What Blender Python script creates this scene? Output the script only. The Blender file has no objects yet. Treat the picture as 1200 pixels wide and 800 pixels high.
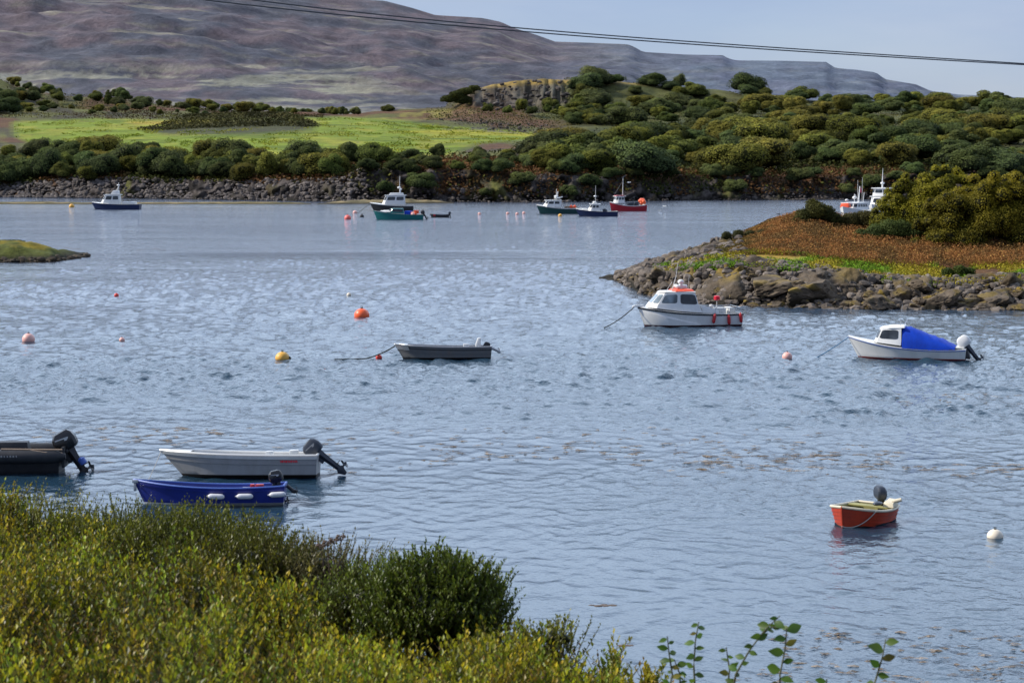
import bpy, math, random
import numpy as np
from mathutils import Vector, Matrix
PI = math.pi
rad = math.radians
scene = bpy.context.scene
COL = scene.collection
F, HC = 2400.0, 10.8                       # focal length in photo pixels, eye height above the water
PITCH = math.atan(221.0 / F)
_cp, _sp = math.cos(PITCH), math.sin(PITCH)

def ray(px, py):
    a = (px - 600.0) / F; b = (400.0 - py) / F
    return np.array([a, _cp + b * _sp, -_sp + b * _cp])
def onz(px, py, z=0.0):
    r = ray(px, py); t = (z - HC) / r[2]
    return (r[0] * t, r[1] * t, z)
def atd(px, py, Y):
    r = ray(px, py); t = Y / r[1]
    return (r[0] * t, Y, HC + r[2] * t)
def zat(py, Y, px=600):
    a = (400.0 - py) / F
    return HC + Y * (-_sp + a * _cp) / (_cp + a * _sp)
def ppm(py):
    return (py - 179.0) / HC               # photo pixels per metre for something floating at this row

# ------------------------------------------------------------------ noise (numpy)
def _h(ix, iy, s):
    n = (ix.astype(np.int64) * 374761393 + iy.astype(np.int64) * 668265263 + s * 1274126177) & 0xffffffff
    n = ((n ^ (n >> 13)) * 1274126177) & 0xffffffff
    n = (n ^ (n >> 16)) & 0xffffffff
    return n / 4294967295.0
def vnoise(x, y, s=0):
    x = np.asarray(x, float); y = np.asarray(y, float)
    ix = np.floor(x); iy = np.floor(y); fx = x - ix; fy = y - iy
    fx = fx * fx * (3 - 2 * fx); fy = fy * fy * (3 - 2 * fy)
    a = _h(ix, iy, s); b = _h(ix + 1, iy, s); c = _h(ix, iy + 1, s); d = _h(ix + 1, iy + 1, s)
    return (a + (b - a) * fx) * (1 - fy) + (c + (d - c) * fx) * fy
def fbm(x, y, s=0, o=4):
    v = 0; a = 0.5; t = 0
    x = np.asarray(x, float); y = np.asarray(y, float)
    for k in range(o):
        v = v + a * vnoise(x * 2 ** k, y * 2 ** k, s + k * 17); t += a; a *= 0.5
    return v / t
def ss(a, b, x):
    t = np.clip((np.asarray(x, float) - a) / (b - a), 0, 1); return t * t * (3 - 2 * t)
def mix(a, b, t):
    t = np.asarray(t)[..., None]
    return np.asarray(a) * (1 - t) + np.asarray(b) * t

# ------------------------------------------------------------------ objects
def tag(o, label=None, cat=None, group=None, kind=None):
    if label: o['label'] = label
    if cat: o['category'] = cat
    if group: o['group'] = group
    if kind: o['kind'] = kind
    return o
def empty(name, loc, rz=0.0, label=None, cat=None, group=None):
    o = bpy.data.objects.new(name, None); COL.objects.link(o)
    o.empty_display_size = 0.3
    o.location = loc; o.rotation_euler = (0, 0, rz)
    return tag(o, label, cat, group)
def link_mesh(name, me, parent=None, mats=()):
    for m in mats: me.materials.append(m)
    o = bpy.data.objects.new(name, me); COL.objects.link(o)
    if parent is not None: o.parent = parent
    return o
def np_mesh(name, verts, faces, cols=None, smooth=False, nper=4):
    """fast mesh from arrays; faces (n, nper); cols per vertex rgb"""
    verts = np.ascontiguousarray(verts, np.float32); faces = np.ascontiguousarray(faces, np.int32)
    me = bpy.data.meshes.new(name)
    me.vertices.add(len(verts)); me.vertices.foreach_set('co', verts.ravel())
    me.loops.add(faces.size); me.loops.foreach_set('vertex_index', faces.ravel())
    me.polygons.add(len(faces))
    me.polygons.foreach_set('loop_start', np.arange(0, faces.size, nper, dtype=np.int32))
    me.polygons.foreach_set('use_smooth', np.full(len(faces), smooth, dtype=bool))
    me.update(calc_edges=True)
    if cols is not None:
        at = me.color_attributes.new('Col', 'FLOAT_COLOR', 'POINT')
        c4 = np.ones((len(verts), 4), np.float32); c4[:, :3] = cols
        at.data.foreach_set('color', c4.ravel())
    return me
def grid_faces(nr, nc):
    i = np.arange(nr * nc).reshape(nr, nc)
    return np.stack([i[:-1, :-1], i[:-1, 1:], i[1:, 1:], i[1:, :-1]], -1).reshape(-1, 4)
def copy_tree(o, parent=None):
    c = o.copy(); COL.objects.link(c); c.parent = parent
    for ch in list(o.children): copy_tree(ch, c)
    return c

class MB:
    """collects shapes into ONE mesh"""
    def __init__(s): s.v = []; s.f = []; s.m = []
    def add(s, vs, fs, mi=0, M=None):
        b = len(s.v)
        for p in vs:
            p = Vector(p)
            s.v.append(tuple(M @ p) if M is not None else tuple(p))
        for f in fs:
            s.f.append(tuple(b + k for k in f)); s.m.append(mi)
        return s
    def box(s, c, d, mi=0, rot=None, taper=1.0, tx=0.0):
        x, y, z = d[0] / 2, d[1] / 2, d[2] / 2
        vs = [(-x, -y, -z), (x, -y, -z), (x, y, -z), (-x, y, -z)]
        vs += [(a * taper + tx, b * taper, -c_) for a, b, c_ in vs]
        M = Matrix.Translation(c)
        if rot: M = M @ Matrix.Rotation(rot[2], 4, 'Z') @ Matrix.Rotation(rot[1], 4, 'Y') @ Matrix.Rotation(rot[0], 4, 'X')
        return s.add(vs, [(3, 2, 1, 0), (4, 5, 6, 7), (0, 1, 5, 4), (1, 2, 6, 5), (2, 3, 7, 6), (3, 0, 4, 7)], mi, M)
    def tube(s, pts, r, n=8, mi=0, caps=True):
        pts = [Vector(p) for p in pts]; k = len(pts)
        rs = list(r) if hasattr(r, '__len__') else [r] * k
        vs = []; up = Vector((0, 0, 1))
        for i, p in enumerate(pts):
            d = (pts[min(i + 1, k - 1)] - pts[max(i - 1, 0)]).normalized()
            a = d.cross(up)
            if a.length < 1e-3: a = d.cross(Vector((1, 0, 0)))
            a.normalize(); b = d.cross(a)
            for j in range(n):
                t = 2 * PI * j / n
                vs.append(p + (a * math.cos(t) + b * math.sin(t)) * rs[i])
        fs = [(i * n + j, i * n + (j + 1) % n, (i + 1) * n + (j + 1) % n, (i + 1) * n + j) for i in range(k - 1) for j in range(n)]
        if caps: fs += [tuple(range(n - 1, -1, -1)), tuple((k - 1) * n + j for j in range(n))]
        return s.add(vs, fs, mi)
    def loft(s, rings, mi=0, caps=True, closed=True):
        n = len(rings[0]); vs = [p for r in rings for p in r]; k = len(rings)
        e = n if closed else n - 1
        fs = [(i * n + j, i * n + (j + 1) % n, (i + 1) * n + (j + 1) % n, (i + 1) * n + j) for i in range(k - 1) for j in range(e)]
        if caps: fs += [tuple(range(n - 1, -1, -1)), tuple((k - 1) * n + j for j in range(n))]
        return s.add(vs, fs, mi)
    def lathe(s, prof, n=16, mi=0, M=None):
        rings = [[(r * math.cos(2 * PI * j / n), r * math.sin(2 * PI * j / n), z) for j in range(n)] for r, z in prof]
        b = MB(); b.loft(rings); return s.add(b.v, b.f, mi, M)
    def ball(s, c, r, n=16, mi=0, squash=1.0, rx=1.0):
        prof = [(max(1e-4, r * math.sin(PI * k / 10)), -r * squash * math.cos(PI * k / 10)) for k in range(11)]
        M = Matrix.Translation(c)
        if rx != 1.0: M = M @ Matrix.Diagonal((rx, 1, 1, 1))
        return s.lathe(prof, n, mi, M)
    def prism(s, poly, y0, y1, mi=0, M=None):
        """polygon in x,z extruded along y"""
        n = len(poly)
        vs = [(x, y0, z) for x, z in poly] + [(x, y1, z) for x, z in poly]
        fs = [tuple(range(n)), tuple(range(2 * n - 1, n - 1, -1))] + [(i, i + n, (i + 1) % n + n, (i + 1) % n) for i in range(n)]
        return s.add(vs, fs, mi, M)
    def quad(s, a, b, c, d, mi=0): return s.add([a, b, c, d], [(0, 1, 2, 3)], mi)
    def build(s, name, mats, parent=None, smooth=True, bevel=0.0, ang=40):
        if not isinstance(mats, (list, tuple)): mats = [mats]
        me = bpy.data.meshes.new(name)
        me.from_pydata(s.v, [], s.f)
        for m in mats: me.materials.append(m)
        me.polygons.foreach_set('material_index', s.m)
        me.polygons.foreach_set('use_smooth', [smooth] * len(s.f))
        me.update()
        import bmesh
        bm = bmesh.new(); bm.from_mesh(me)
        bmesh.ops.recalc_face_normals(bm, faces=bm.faces)
        if bevel:
            es = [e for e in bm.edges if len(e.link_faces) == 2 and e.calc_face_angle(0) > rad(35)]
            bmesh.ops.bevel(bm, geom=es, offset=bevel, segments=2, affect='EDGES', profile=0.6, clamp_overlap=True)
        if smooth:
            for e in bm.edges:
                if len(e.link_faces) == 2 and e.calc_face_angle(0) > rad(ang): e.smooth = False
        bm.to_mesh(me); bm.free()
        o = bpy.data.objects.new(name, me); COL.objects.link(o)
        if parent is not None: o.parent = parent
        return o

# ------------------------------------------------------------------ materials
def new_mat(name):
    m = bpy.data.materials.new(name); m.use_nodes = True
    nt = m.node_tree; nt.nodes.clear()
    out = nt.nodes.new('ShaderNodeOutputMaterial'); b = nt.nodes.new('ShaderNodeBsdfPrincipled')
    nt.links.new(b.outputs[0], out.inputs[0])
    return m, nt, b
def N(nt, t, **kw):
    n = nt.nodes.new('ShaderNode' + t)
    for k, v in kw.items():
        if k in ('operation', 'blend_type', 'data_type', 'attribute_name', 'noise_dimensions', 'feature', 'interpolation_type'): setattr(n, k, v)
        else: n.inputs[k].default_value = v
    return n
def ramp(nt, stops, src=None):
    n = nt.nodes.new('ShaderNodeValToRGB'); e = n.color_ramp.elements
    while len(e) < len(stops): e.new(0.5)
    for i, (p, c) in enumerate(stops):
        e[i].position = p; e[i].color = (c, c, c, 1) if not hasattr(c, '__len__') else (*c, 1)
    if src is not None: nt.links.new(src, n.inputs[0])
    return n
def paint(name, c, rough=0.45, dirt=0.25, scale=3.0, spec=0.5, metal=0.0, dirtcol=None):
    """painted or moulded surface with weathering streaks and grime"""
    m, nt, b = new_mat(name)
    tc = nt.nodes.new('ShaderNodeTexCoord')
    mp = N(nt, 'Mapping'); mp.inputs['Scale'].default_value = (1, 1, 0.45)
    nt.links.new(tc.outputs['Object'], mp.inputs[0])
    n1 = N(nt, 'TexNoise', Scale=scale, Detail=6.0, Roughness=0.65); nt.links.new(mp.outputs[0], n1.inputs['Vector'])
    r = ramp(nt, [(0.42, 0.0), (0.72, 1.0)], n1.outputs[0])
    mx = N(nt, 'MixRGB'); mx.inputs[1].default_value = (*c, 1)
    dc = dirtcol or tuple(x * 0.45 + 0.02 for x in c)
    mx.inputs[2].default_value = (*dc, 1)
    mu = N(nt, 'Math', operation='MULTIPLY'); mu.inputs[1].default_value = dirt
    nt.links.new(r.outputs[0], mu.inputs[0]); nt.links.new(mu.outputs[0], mx.inputs[0])
    nt.links.new(mx.outputs[0], b.inputs['Base Color'])
    b.inputs['Roughness'].default_value = rough; b.inputs['Metallic'].default_value = metal
    b.inputs['Specular IOR Level'].default_value = spec
    n2 = N(nt, 'TexNoise', Scale=scale * 8, Detail=3.0); nt.links.new(tc.outputs['Object'], n2.inputs['Vector'])
    bp = N(nt, 'Bump', Strength=0.08, Distance=0.01); nt.links.new(n2.outputs[0], bp.inputs['Height']); nt.links.new(bp.outputs[0], b.inputs['Normal'])
    return m
def glass_dark(name, c=(0.02, 0.025, 0.03)):
    m, nt, b = new_mat(name)
    b.inputs['Base Color'].default_value = (*c, 1); b.inputs['Roughness'].default_value = 0.08
    tc = nt.nodes.new('ShaderNodeTexCoord'); n = N(nt, 'TexNoise', Scale=1.5, Detail=2.0); nt.links.new(tc.outputs['Object'], n.inputs['Vector'])
    r = ramp(nt, [(0.35, tuple(x * 0.6 for x in c)), (0.7, tuple(x * 2.2 + 0.01 for x in c))], n.outputs[0]); nt.links.new(r.outputs[0], b.inputs['Base Color'])
    return m
def leafmat(name, tint=(1, 1, 1), objvar=0.35, trans=0.25, rough=0.55, spec=0.3):
    """leaf colour comes from a vertex attribute, varied from object to object"""
    m, nt, b = new_mat(name)
    at = N(nt, 'Attribute', attribute_name='Col')
    oi = nt.nodes.new('ShaderNodeObjectInfo')
    mr = nt.nodes.new('ShaderNodeMapRange'); mr.inputs['To Min'].default_value = 1 - objvar; mr.inputs['To Max'].default_value = 1 + objvar
    nt.links.new(oi.outputs['Random'], mr.inputs[0])
    hs = N(nt, 'HueSaturation')
    mh = nt.nodes.new('ShaderNodeMapRange'); mh.inputs['To Min'].default_value = 0.5 - 0.03 * objvar / 0.35; mh.inputs['To Max'].default_value = 0.5 + 0.02
    mm = N(nt, 'Math', operation='MULTIPLY'); mm.inputs[1].default_value = 7.31
    fr = N(nt, 'Math', operation='FRACT'); nt.links.new(oi.outputs['Random'], mm.inputs[0]); nt.links.new(mm.outputs[0], fr.inputs[0]); nt.links.new(fr.outputs[0], mh.inputs[0])
    nt.links.new(at.outputs[0], hs.inputs['Color']); nt.links.new(mr.outputs[0], hs.inputs['Value']); nt.links.new(mh.outputs[0], hs.inputs['Hue'])
    mx = N(nt, 'MixRGB', blend_type='MULTIPLY'); mx.inputs[0].default_value = 1; mx.inputs[2].default_value = (*tint, 1)
    nt.links.new(hs.outputs[0], mx.inputs[1]); nt.links.new(mx.outputs[0], b.inputs['Base Color'])
    b.inputs['Roughness'].default_value = rough; b.inputs['Specular IOR Level'].default_value = spec
    if trans:
        tr = nt.nodes.new('ShaderNodeBsdfTranslucent'); nt.links.new(mx.outputs[0], tr.inputs[0])
        ms = nt.nodes.new('ShaderNodeMixShader'); ms.inputs[0].default_value = trans
        nt.links.new(b.outputs[0], ms.inputs[1]); nt.links.new(tr.outputs[0], ms.inputs[2])
        nt.links.new(ms.outputs[0], nt.nodes['Material Output'].inputs[0])
    return m
def groundmat(name, s1=0.3, s2=2.0, amt=0.5, bump=0.5, bdist=0.3):
    """terrain: vertex colour zones broken up by two scales of noise and a bump"""
    m, nt, b = new_mat(name)
    at = N(nt, 'Attribute', attribute_name='Col'); tc = nt.nodes.new('ShaderNodeTexCoord')
    n1 = N(nt, 'TexNoise', Scale=s1, Detail=8.0, Roughness=0.65); n2 = N(nt, 'TexNoise', Scale=s2, Detail=6.0, Roughness=0.7)
    for n in (n1, n2): nt.links.new(tc.outputs['Object'], n.inputs['Vector'])
    r1 = ramp(nt, [(0.3, 1 - amt), (0.7, 1 + amt)], n1.outputs[0]); r2 = ramp(nt, [(0.3, 1 - amt * 0.8), (0.7, 1 + amt * 0.8)], n2.outputs[0])
    a = N(nt, 'MixRGB', blend_type='MULTIPLY'); a.inputs[0].default_value = 1; c = N(nt, 'MixRGB', blend_type='MULTIPLY'); c.inputs[0].default_value = 1
    nt.links.new(at.outputs[0], a.inputs[1]); nt.links.new(r1.outputs[0], a.inputs[2]); nt.links.new(a.outputs[0], c.inputs[1]); nt.links.new(r2.outputs[0], c.inputs[2])
    nt.links.new(c.outputs[0], b.inputs['Base Color']); b.inputs['Roughness'].default_value = 0.95; b.inputs['Specular IOR Level'].default_value = 0.15
    bp = N(nt, 'Bump', Strength=bump, Distance=bdist); nt.links.new(n2.outputs[0], bp.inputs['Height']); nt.links.new(bp.outputs[0], b.inputs['Normal'])
    return m
# ================================================================== boats
M = {}
M['white'] = paint('white_gelcoat', (0.74, 0.74, 0.72), 0.35, 0.25, 2.5, dirtcol=(0.42, 0.40, 0.35))
M['offwhite'] = paint('weathered_white', (0.60, 0.60, 0.58), 0.5, 0.4, 3, dirtcol=(0.34, 0.33, 0.28))
M['cream'] = paint('cream_paint', (0.66, 0.58, 0.42), 0.5, 0.35, 4)
M['greyhull'] = paint('pale_grey_hull', (0.31, 0.31, 0.315), 0.45, 0.6, 2.5, dirtcol=(0.20, 0.20, 0.18))
M['grey'] = paint('grey_plastic_hull', (0.13, 0.135, 0.14), 0.5, 0.5, 3, dirtcol=(0.17, 0.13, 0.10))
M['alloy'] = paint('bare_alloy', (0.52, 0.53, 0.54), 0.35, 0.4, 5, metal=0.7)
M['black'] = paint('black_rubber', (0.016, 0.017, 0.021), 0.55, 0.5, 4, dirtcol=(0.05, 0.05, 0.05))
M['blackgloss'] = paint('black_cowling', (0.012, 0.012, 0.014), 0.22, 0.3, 5, dirtcol=(0.05, 0.05, 0.05))
M['charcoal'] = paint('charcoal_cowling', (0.03, 0.038, 0.055), 0.4, 0.3, 5)
M['navy'] = paint('navy_hull', (0.008, 0.022, 0.085), 0.4, 0.35, 1.5, dirtcol=(0.03, 0.035, 0.05))
M['blue'] = paint('blue_hull', (0.009, 0.020, 0.20), 0.35, 0.35, 3, dirtcol=(0.015, 0.022, 0.10))
M['bluerail'] = paint('pale_blue_rail', (0.06, 0.13, 0.45), 0.5, 0.3, 4)
M['canvas'] = paint('blue_canvas', (0.004, 0.050, 0.46), 0.75, 0.6, 2.6, spec=0.2, dirtcol=(0.004, 0.026, 0.22))
M['teal'] = paint('teal_hull', (0.005, 0.15, 0.15), 0.4, 0.35, 1.5)
M['green'] = paint('dark_green_hull', (0.006, 0.055, 0.055), 0.4, 0.35, 1.5)
M['red'] = paint('red_hull', (0.42, 0.012, 0.025), 0.4, 0.35, 1.5)
M['redroof'] = paint('orange_red_roof', (0.80, 0.085, 0.02), 0.5, 0.2, 3)
M['anti'] = paint('red_antifouling', (0.19, 0.012, 0.012), 0.7, 0.5, 3, dirtcol=(0.05, 0.02, 0.015))
M['brownboot'] = paint('weedy_boot_top', (0.030, 0.020, 0.016), 0.7, 0.5, 4)
M['fred'] = paint('red_fender', (0.50, 0.015, 0.02), 0.4, 0.3, 6)
M['fwhite'] = paint('white_fender', (0.66, 0.66, 0.68), 0.4, 0.3, 6)
M['orange'] = paint('orange_dinghy', (0.48, 0.050, 0.016), 0.45, 0.5, 3, dirtcol=(0.20, 0.025, 0.012))
M['buoyorange'] = paint('orange_buoy', (0.92, 0.13, 0.03), 0.4, 0.35, 4, dirtcol=(0.6, 0.12, 0.05))
M['buoypink'] = paint('faded_pink_buoy', (0.80, 0.42, 0.36), 0.5, 0.4, 4, dirtcol=(0.55, 0.40, 0.32))
M['buoyred'] = paint('red_buoy', (0.75, 0.05, 0.03), 0.45, 0.3, 4)
M['buoyhot'] = paint('bright_pink_buoy', (0.88, 0.16, 0.13), 0.45, 0.3, 4)
M['buoyyellow'] = paint('yellow_buoy', (0.80, 0.42, 0.06), 0.5, 0.5, 4, dirtcol=(0.30, 0.20, 0.06))
M['buoycream'] = paint('cream_buoy', (0.80, 0.70, 0.55), 0.5, 0.4, 4)
M['weed'] = paint('weedy_rope', (0.035, 0.035, 0.022), 0.8, 0.5, 8)
M['rope'] = paint('pale_rope', (0.45, 0.43, 0.38), 0.8, 0.5, 10)
M['bluerope'] = paint('blue_rope', (0.05, 0.20, 0.36), 0.7, 0.4, 10)
M['steel'] = paint('stainless_rail', (0.55, 0.56, 0.58), 0.25, 0.2, 8, metal=0.8)
M['wood'] = paint('varnished_wood', (0.22, 0.11, 0.045), 0.5, 0.5, 6)
M['floorboards'] = paint('olive_floorboards', (0.28, 0.26, 0.09), 0.7, 0.5, 4)
M['glass'] = glass_dark('dark_window_glass')
M['glasspale'] = glass_dark('reflection_tint_glass', (0.11, 0.14, 0.16))  # paler base colour stands in for sky mirrored in the panes
M['flag'] = paint('red_flag_cloth', (0.55, 0.06, 0.10), 0.8, 0.2, 6)
M['lifered'] = paint('red_plastic', (0.7, 0.01, 0.03), 0.4, 0.2, 6)
M['tan'] = paint('tan_tube_worn', (0.36, 0.26, 0.18), 0.7, 0.5, 5)

class Hull:
    def __init__(s, L, B, zs, zk=-0.25, boot=0.06, rake=0.5, stern=0.85, full=2.4, bowv=1.0, chine=0.82, sr=0.06, wide=0.45, n=28, flare=0.0):
        s.L, s.B, s.zs, s.zk, s.boot, s.rake, s.stern, s.full, s.bowv, s.chine, s.sr, s.wide, s.n, s.flare = L, B, zs, zk, boot, rake, stern, full, bowv, chine, sr, wide, n, flare
    def sheer(s, t):
        ts = np.linspace(0, 1, len(s.zs)); k = np.interp(t, ts, s.zs)
        if len(s.zs) == 3:                                    # smooth parabola through three heights
            a, b, c = s.zs; k = a * (2 * (t - .5) * (t - 1)) + b * (-4 * t * (t - 1)) + c * (2 * t * (t - .5))
        return float(k)
    def half(s, t):
        if t < s.wide:
            u = 1 - t / s.wide; return s.B / 2 * (1 - (1 - s.stern) * u * u)
        u = (t - s.wide) / (1 - s.wide); return s.B / 2 * max(0.0, 1 - u ** s.full)
    def pt(s, t, z, side=1, off=0.0):
        """point on the skin at station t and height z"""
        zt = s.sheer(t); v = max(0.0, min(1.0, (z - s.zk) / (zt - s.zk)))
        k = min(1.0, v / 0.22)
        ch = s.chine * (1 - 0.55 * max(0, (t - .55) / .45) ** 1.5 * s.bowv)
        w = ch * k ** 0.8 if v < 0.22 else ch + (1 - ch) * ((v - .22) / .78) ** (0.9 + 0.4 * t)
        b = s.half(t) * w - off
        fw = max(0.0, (t - .55) / .45)
        x = -s.L / 2 + s.L * t - s.rake * (1 - v) * fw ** 1.5 + s.sr * (1 - v) * max(0, 1 - t * 6)
        return Vector((x, side * max(b, 0.0), z))
    def ts(s):
        a = np.linspace(0, 1, s.n); return 1 - (1 - a) ** 1.35 * 1.0
    def build(s, parent, mats, rows=6, deck=False, sole=None, rim=0.07, transom_cut=None):
        """mats: bottom, topsides, inside/deck. One continuous skin with a rim and an inner skin (open) or a deck"""
        mb = MB(); T = list(s.ts()); ncol = len(T)
        def levels(t):
            zt = s.sheer(t)
            L = [s.zk, s.zk * 0.5, s.boot] + [s.boot + (zt - s.boot) * (i + 1) / rows for i in range(rows)]
            return L
        for side in (1, -1):
            ring = []
            for t in T:
                row = [s.pt(t, z, side) for z in levels(t)]
                row[0].y = 0
                zt = s.sheer(t); top = row[-1]
                if deck:
                    row += [Vector((top.x, top.y * 0.5, zt + 0.04)), Vector((top.x, 0, zt + 0.05))]
                else:
                    zz = sole
                    xs = max(0, (t - .9) / .1)
                    b_in = max(0.0, abs(top.y) - rim)
                    lo = abs(s.pt(t, max(zz, s.zk + .02), 1).y) - rim
                    row += [Vector((top.x - xs * rim, side * b_in, zt)), Vector((s.pt(t, zz).x - xs * rim * 2, side * max(0, lo), zz)), Vector((s.pt(t, zz).x - xs * rim * 2, 0, zz))]
                ring.append(row)
            m = len(ring[0])
            base = len(mb.v); mb.v += [tuple(p) for r in ring for p in r]
            for i in range(ncol - 1):
                for j in range(m - 1):
                    mi = 0 if j < 2 else (1 if j < rows + 2 else 2)
                    mb.f.append((base + i * m + j, base + (i + 1) * m + j, base + (i + 1) * m + j + 1, base + i * m + j + 1)); mb.m.append(mi)
            # transom
            r0 = ring[0]
            for j in range(rows + 2):
                a, b_ = r0[j], r0[j + 1]
                mi = 0 if j < 2 else 1
                mb.quad((a.x, a.y, a.z), (b_.x, b_.y, b_.z), (b_.x, 0, b_.z), (a.x, 0, a.z), mi)
            if not deck:                                       # inner face of the transom
                for j in (rows + 2, rows + 3):
                    a, b_ = r0[j], r0[j + 1]
                    mb.quad((a.x + rim, a.y, a.z), (b_.x + rim, b_.y, b_.z), (b_.x + rim, 0, b_.z), (a.x + rim, 0, a.z), 2)
                a = r0[rows + 2]
                mb.quad((a.x, a.y, a.z), (a.x + rim, a.y, a.z), (a.x + rim, 0, a.z), (a.x, 0, a.z), 2)
        return mb.build('hull', mats, parent, smooth=True, ang=32)
    def line(s, dz=0.0, off=0.0, t0=0.0, t1=1.0, n=24, side=1):
        """points along the sheer (dz below it)"""
        return [s.pt(t, s.sheer(t) + dz, side, off) for t in np.linspace(t0, t1, n)]
    def band(s, name, mat, parent, d0, d1, off=0.012, t0=0.0, t1=1.0, n=28, absz=False):
        """a strip standing proud of both sides, between two depths under the sheer"""
        mb = MB()
        for side in (1, -1):
            ra = []
            for t in np.linspace(t0, t1, n):
                za, zb = (d0, d1) if absz else (s.sheer(t) + d0, s.sheer(t) + d1)
                a = s.pt(t, za, side, -off); b = s.pt(t, zb, side, -off); ai = s.pt(t, za, side, .02); bi = s.pt(t, zb, side, .02)
                if t == t1 and t1 == 1.0:
                    for q in (a, b): q.x += off; q.y = side * 0.002
                ra.append([ai, a, b, bi])
            mb.loft(ra, caps=False, closed=False)
        return mb.build(name, mat, parent, smooth=True)
    def gunwale(s, name, mat, parent, r=0.035, off=0.02, n=26):
        mb = MB()
        for side in (1, -1): mb.tube(s.line(0.005, off, side=side, n=n), r, 6)
        a = s.pt(0, s.sheer(0), 1, off); mb.tube([(a.x + .03, a.y, a.z + .005), (a.x + .03, -a.y, a.z + .005)], r, 6)
        return mb.build(name, mat, parent)

def outboard(parent, loc, tilt, scale, cowl, leg, stripe=None, long=1.0):
    """outboard motor: a part of its boat; cowling, leg and propeller are its own pieces. Local x points forward, tilt lifts the leg aft"""
    o = bpy.data.objects.new('outboard_motor', None); COL.objects.link(o); o.parent = parent; o.empty_display_size = .2
    o.location = loc; o.rotation_euler = (0, -tilt, 0) if False else (0, tilt, 0); o.scale = (scale,) * 3
    c = MB()
    rings = []
    for z, x0, x1, w in [(0.18, -.24, .20, .13), (0.24, -.31, .27, .17), (0.42, -.33, .30, .185), (0.58, -.30, .27, .17), (0.68, -.22, .18, .13), (0.71, -.12, .10, .07)]:
        rings.append([(x1, -w * .6, z), (x1 - .06, -w, z), (x0 + .07, -w, z), (x0, -w * .55, z), (x0, w * .55, z), (x0 + .07, w, z), (x1 - .06, w, z), (x1, w * .6, z)])
    c.loft(rings); co = c.build('cowling', cowl, o, ang=30, bevel=.012)
    if stripe:
        for sd in (1, -1):
            st = MB(); st.add([(-.18, sd * .19, .47), (.18, sd * .19, .53), (.17, sd * .19, .565), (-.19, sd * .19, .50), (-.12, sd * .19, .43), (-.05, sd * .19, .44), (-.07, sd * .19, .487)], [(0, 1, 2, 3), (0, 4, 5, 6)]); st.build('decal_stripe', stripe, co, smooth=False)
    g = MB()
    def sec(z, x0, x1, w): return [(x1, 0, z), ((x0 + x1) / 2, -w, z), (x0, 0, z), ((x0 + x1) / 2, w, z)]
    g.loft([sec(.2, -.16, .14, .11), sec(0.0, -.14, .10, .085), sec(-.35 * long, -.13, .07, .065), sec(-.62 * long, -.13, .06, .045)])
    g.box((-.09, 0, -.50 * long), (.36, .17, .018))                       # cavitation plate
    g.loft([sec(-.62 * long, -.14, .06, .045), sec(-.70 * long, -.2, .12, .06), sec(-.76 * long, -.14, .1, .04), sec(-.92 * long, -.08, .02, .012)])
    g.box((.13, 0, .02), (.10, .22, .34)); g.box((.17, 0, .10), (.12, .26, .05))
    g.build('leg', leg, o, ang=45)
    p = MB()
    Z = -.69 * long
    p.lathe([(.03, -.06), (.05, -.02), (.045, .06), (.01, .10)], 10, 0, Matrix.Translation((-.25, 0, Z)) @ Matrix.Rotation(-PI / 2, 4, 'Y'))
    for k in range(3):
        a = 2 * PI * k / 3 + .4
        R = Matrix.Translation((-.26, 0, Z)) @ Matrix.Rotation(a, 4, 'X')
        p.add([(.03, -.03, .03), (-.03, .03, .03), (-.05, .09, .11), (-.02, .06, .17), (.03, -.04, .16), (.05, -.07, .10)], [(0, 1, 2, 3, 4, 5)], 0, R)
    p.build('propeller', leg, o, smooth=False)
    return o

def facets(mb, bot, top, mi=0, roof=True):
    n = len(bot); mb.loft([bot, top], mi, caps=False)
    if roof: mb.add(top, [tuple(range(n))], mi)
def pane(parent, bot, top, i, u0, u1, v0, v1, mat, off=0.012, label=None):
    """one window set 12 mm proud of facet i of a lofted cabin, with its own thickness"""
    n = len(bot); a, b, c, d = [Vector(q) for q in (bot[i], bot[(i + 1) % n], top[(i + 1) % n], top[i])]
    def q(u, v): return (a * (1 - u) + b * u) * (1 - v) + (d * (1 - u) + c * u) * v
    ctr = sum((Vector(x) for x in list(bot) + list(top)), Vector()) / (2 * n)
    nn = (b - a).cross(d - a).normalized()
    if nn.dot((a + c) / 2 - ctr) < 0: nn = -nn
    inset = 0.16
    P4 = [q(u0, v0), q(u1, v0), q(u1, v1), q(u0, v1)]
    # clipped corners read as rounded ones
    ring = []
    for k in range(4):
        p, pn, pp = P4[k], P4[(k + 1) % 4], P4[k - 1]
        ring += [p + (pp - p) * inset, p + (pp - p) * .05 + (pn - p) * .05, p + (pn - p) * inset]
    mb = MB(); mb.loft([[p + nn * -0.01 for p in ring], [p + nn * off for p in ring]])
    return mb.build('window', mat, parent, smooth=False)

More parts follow.
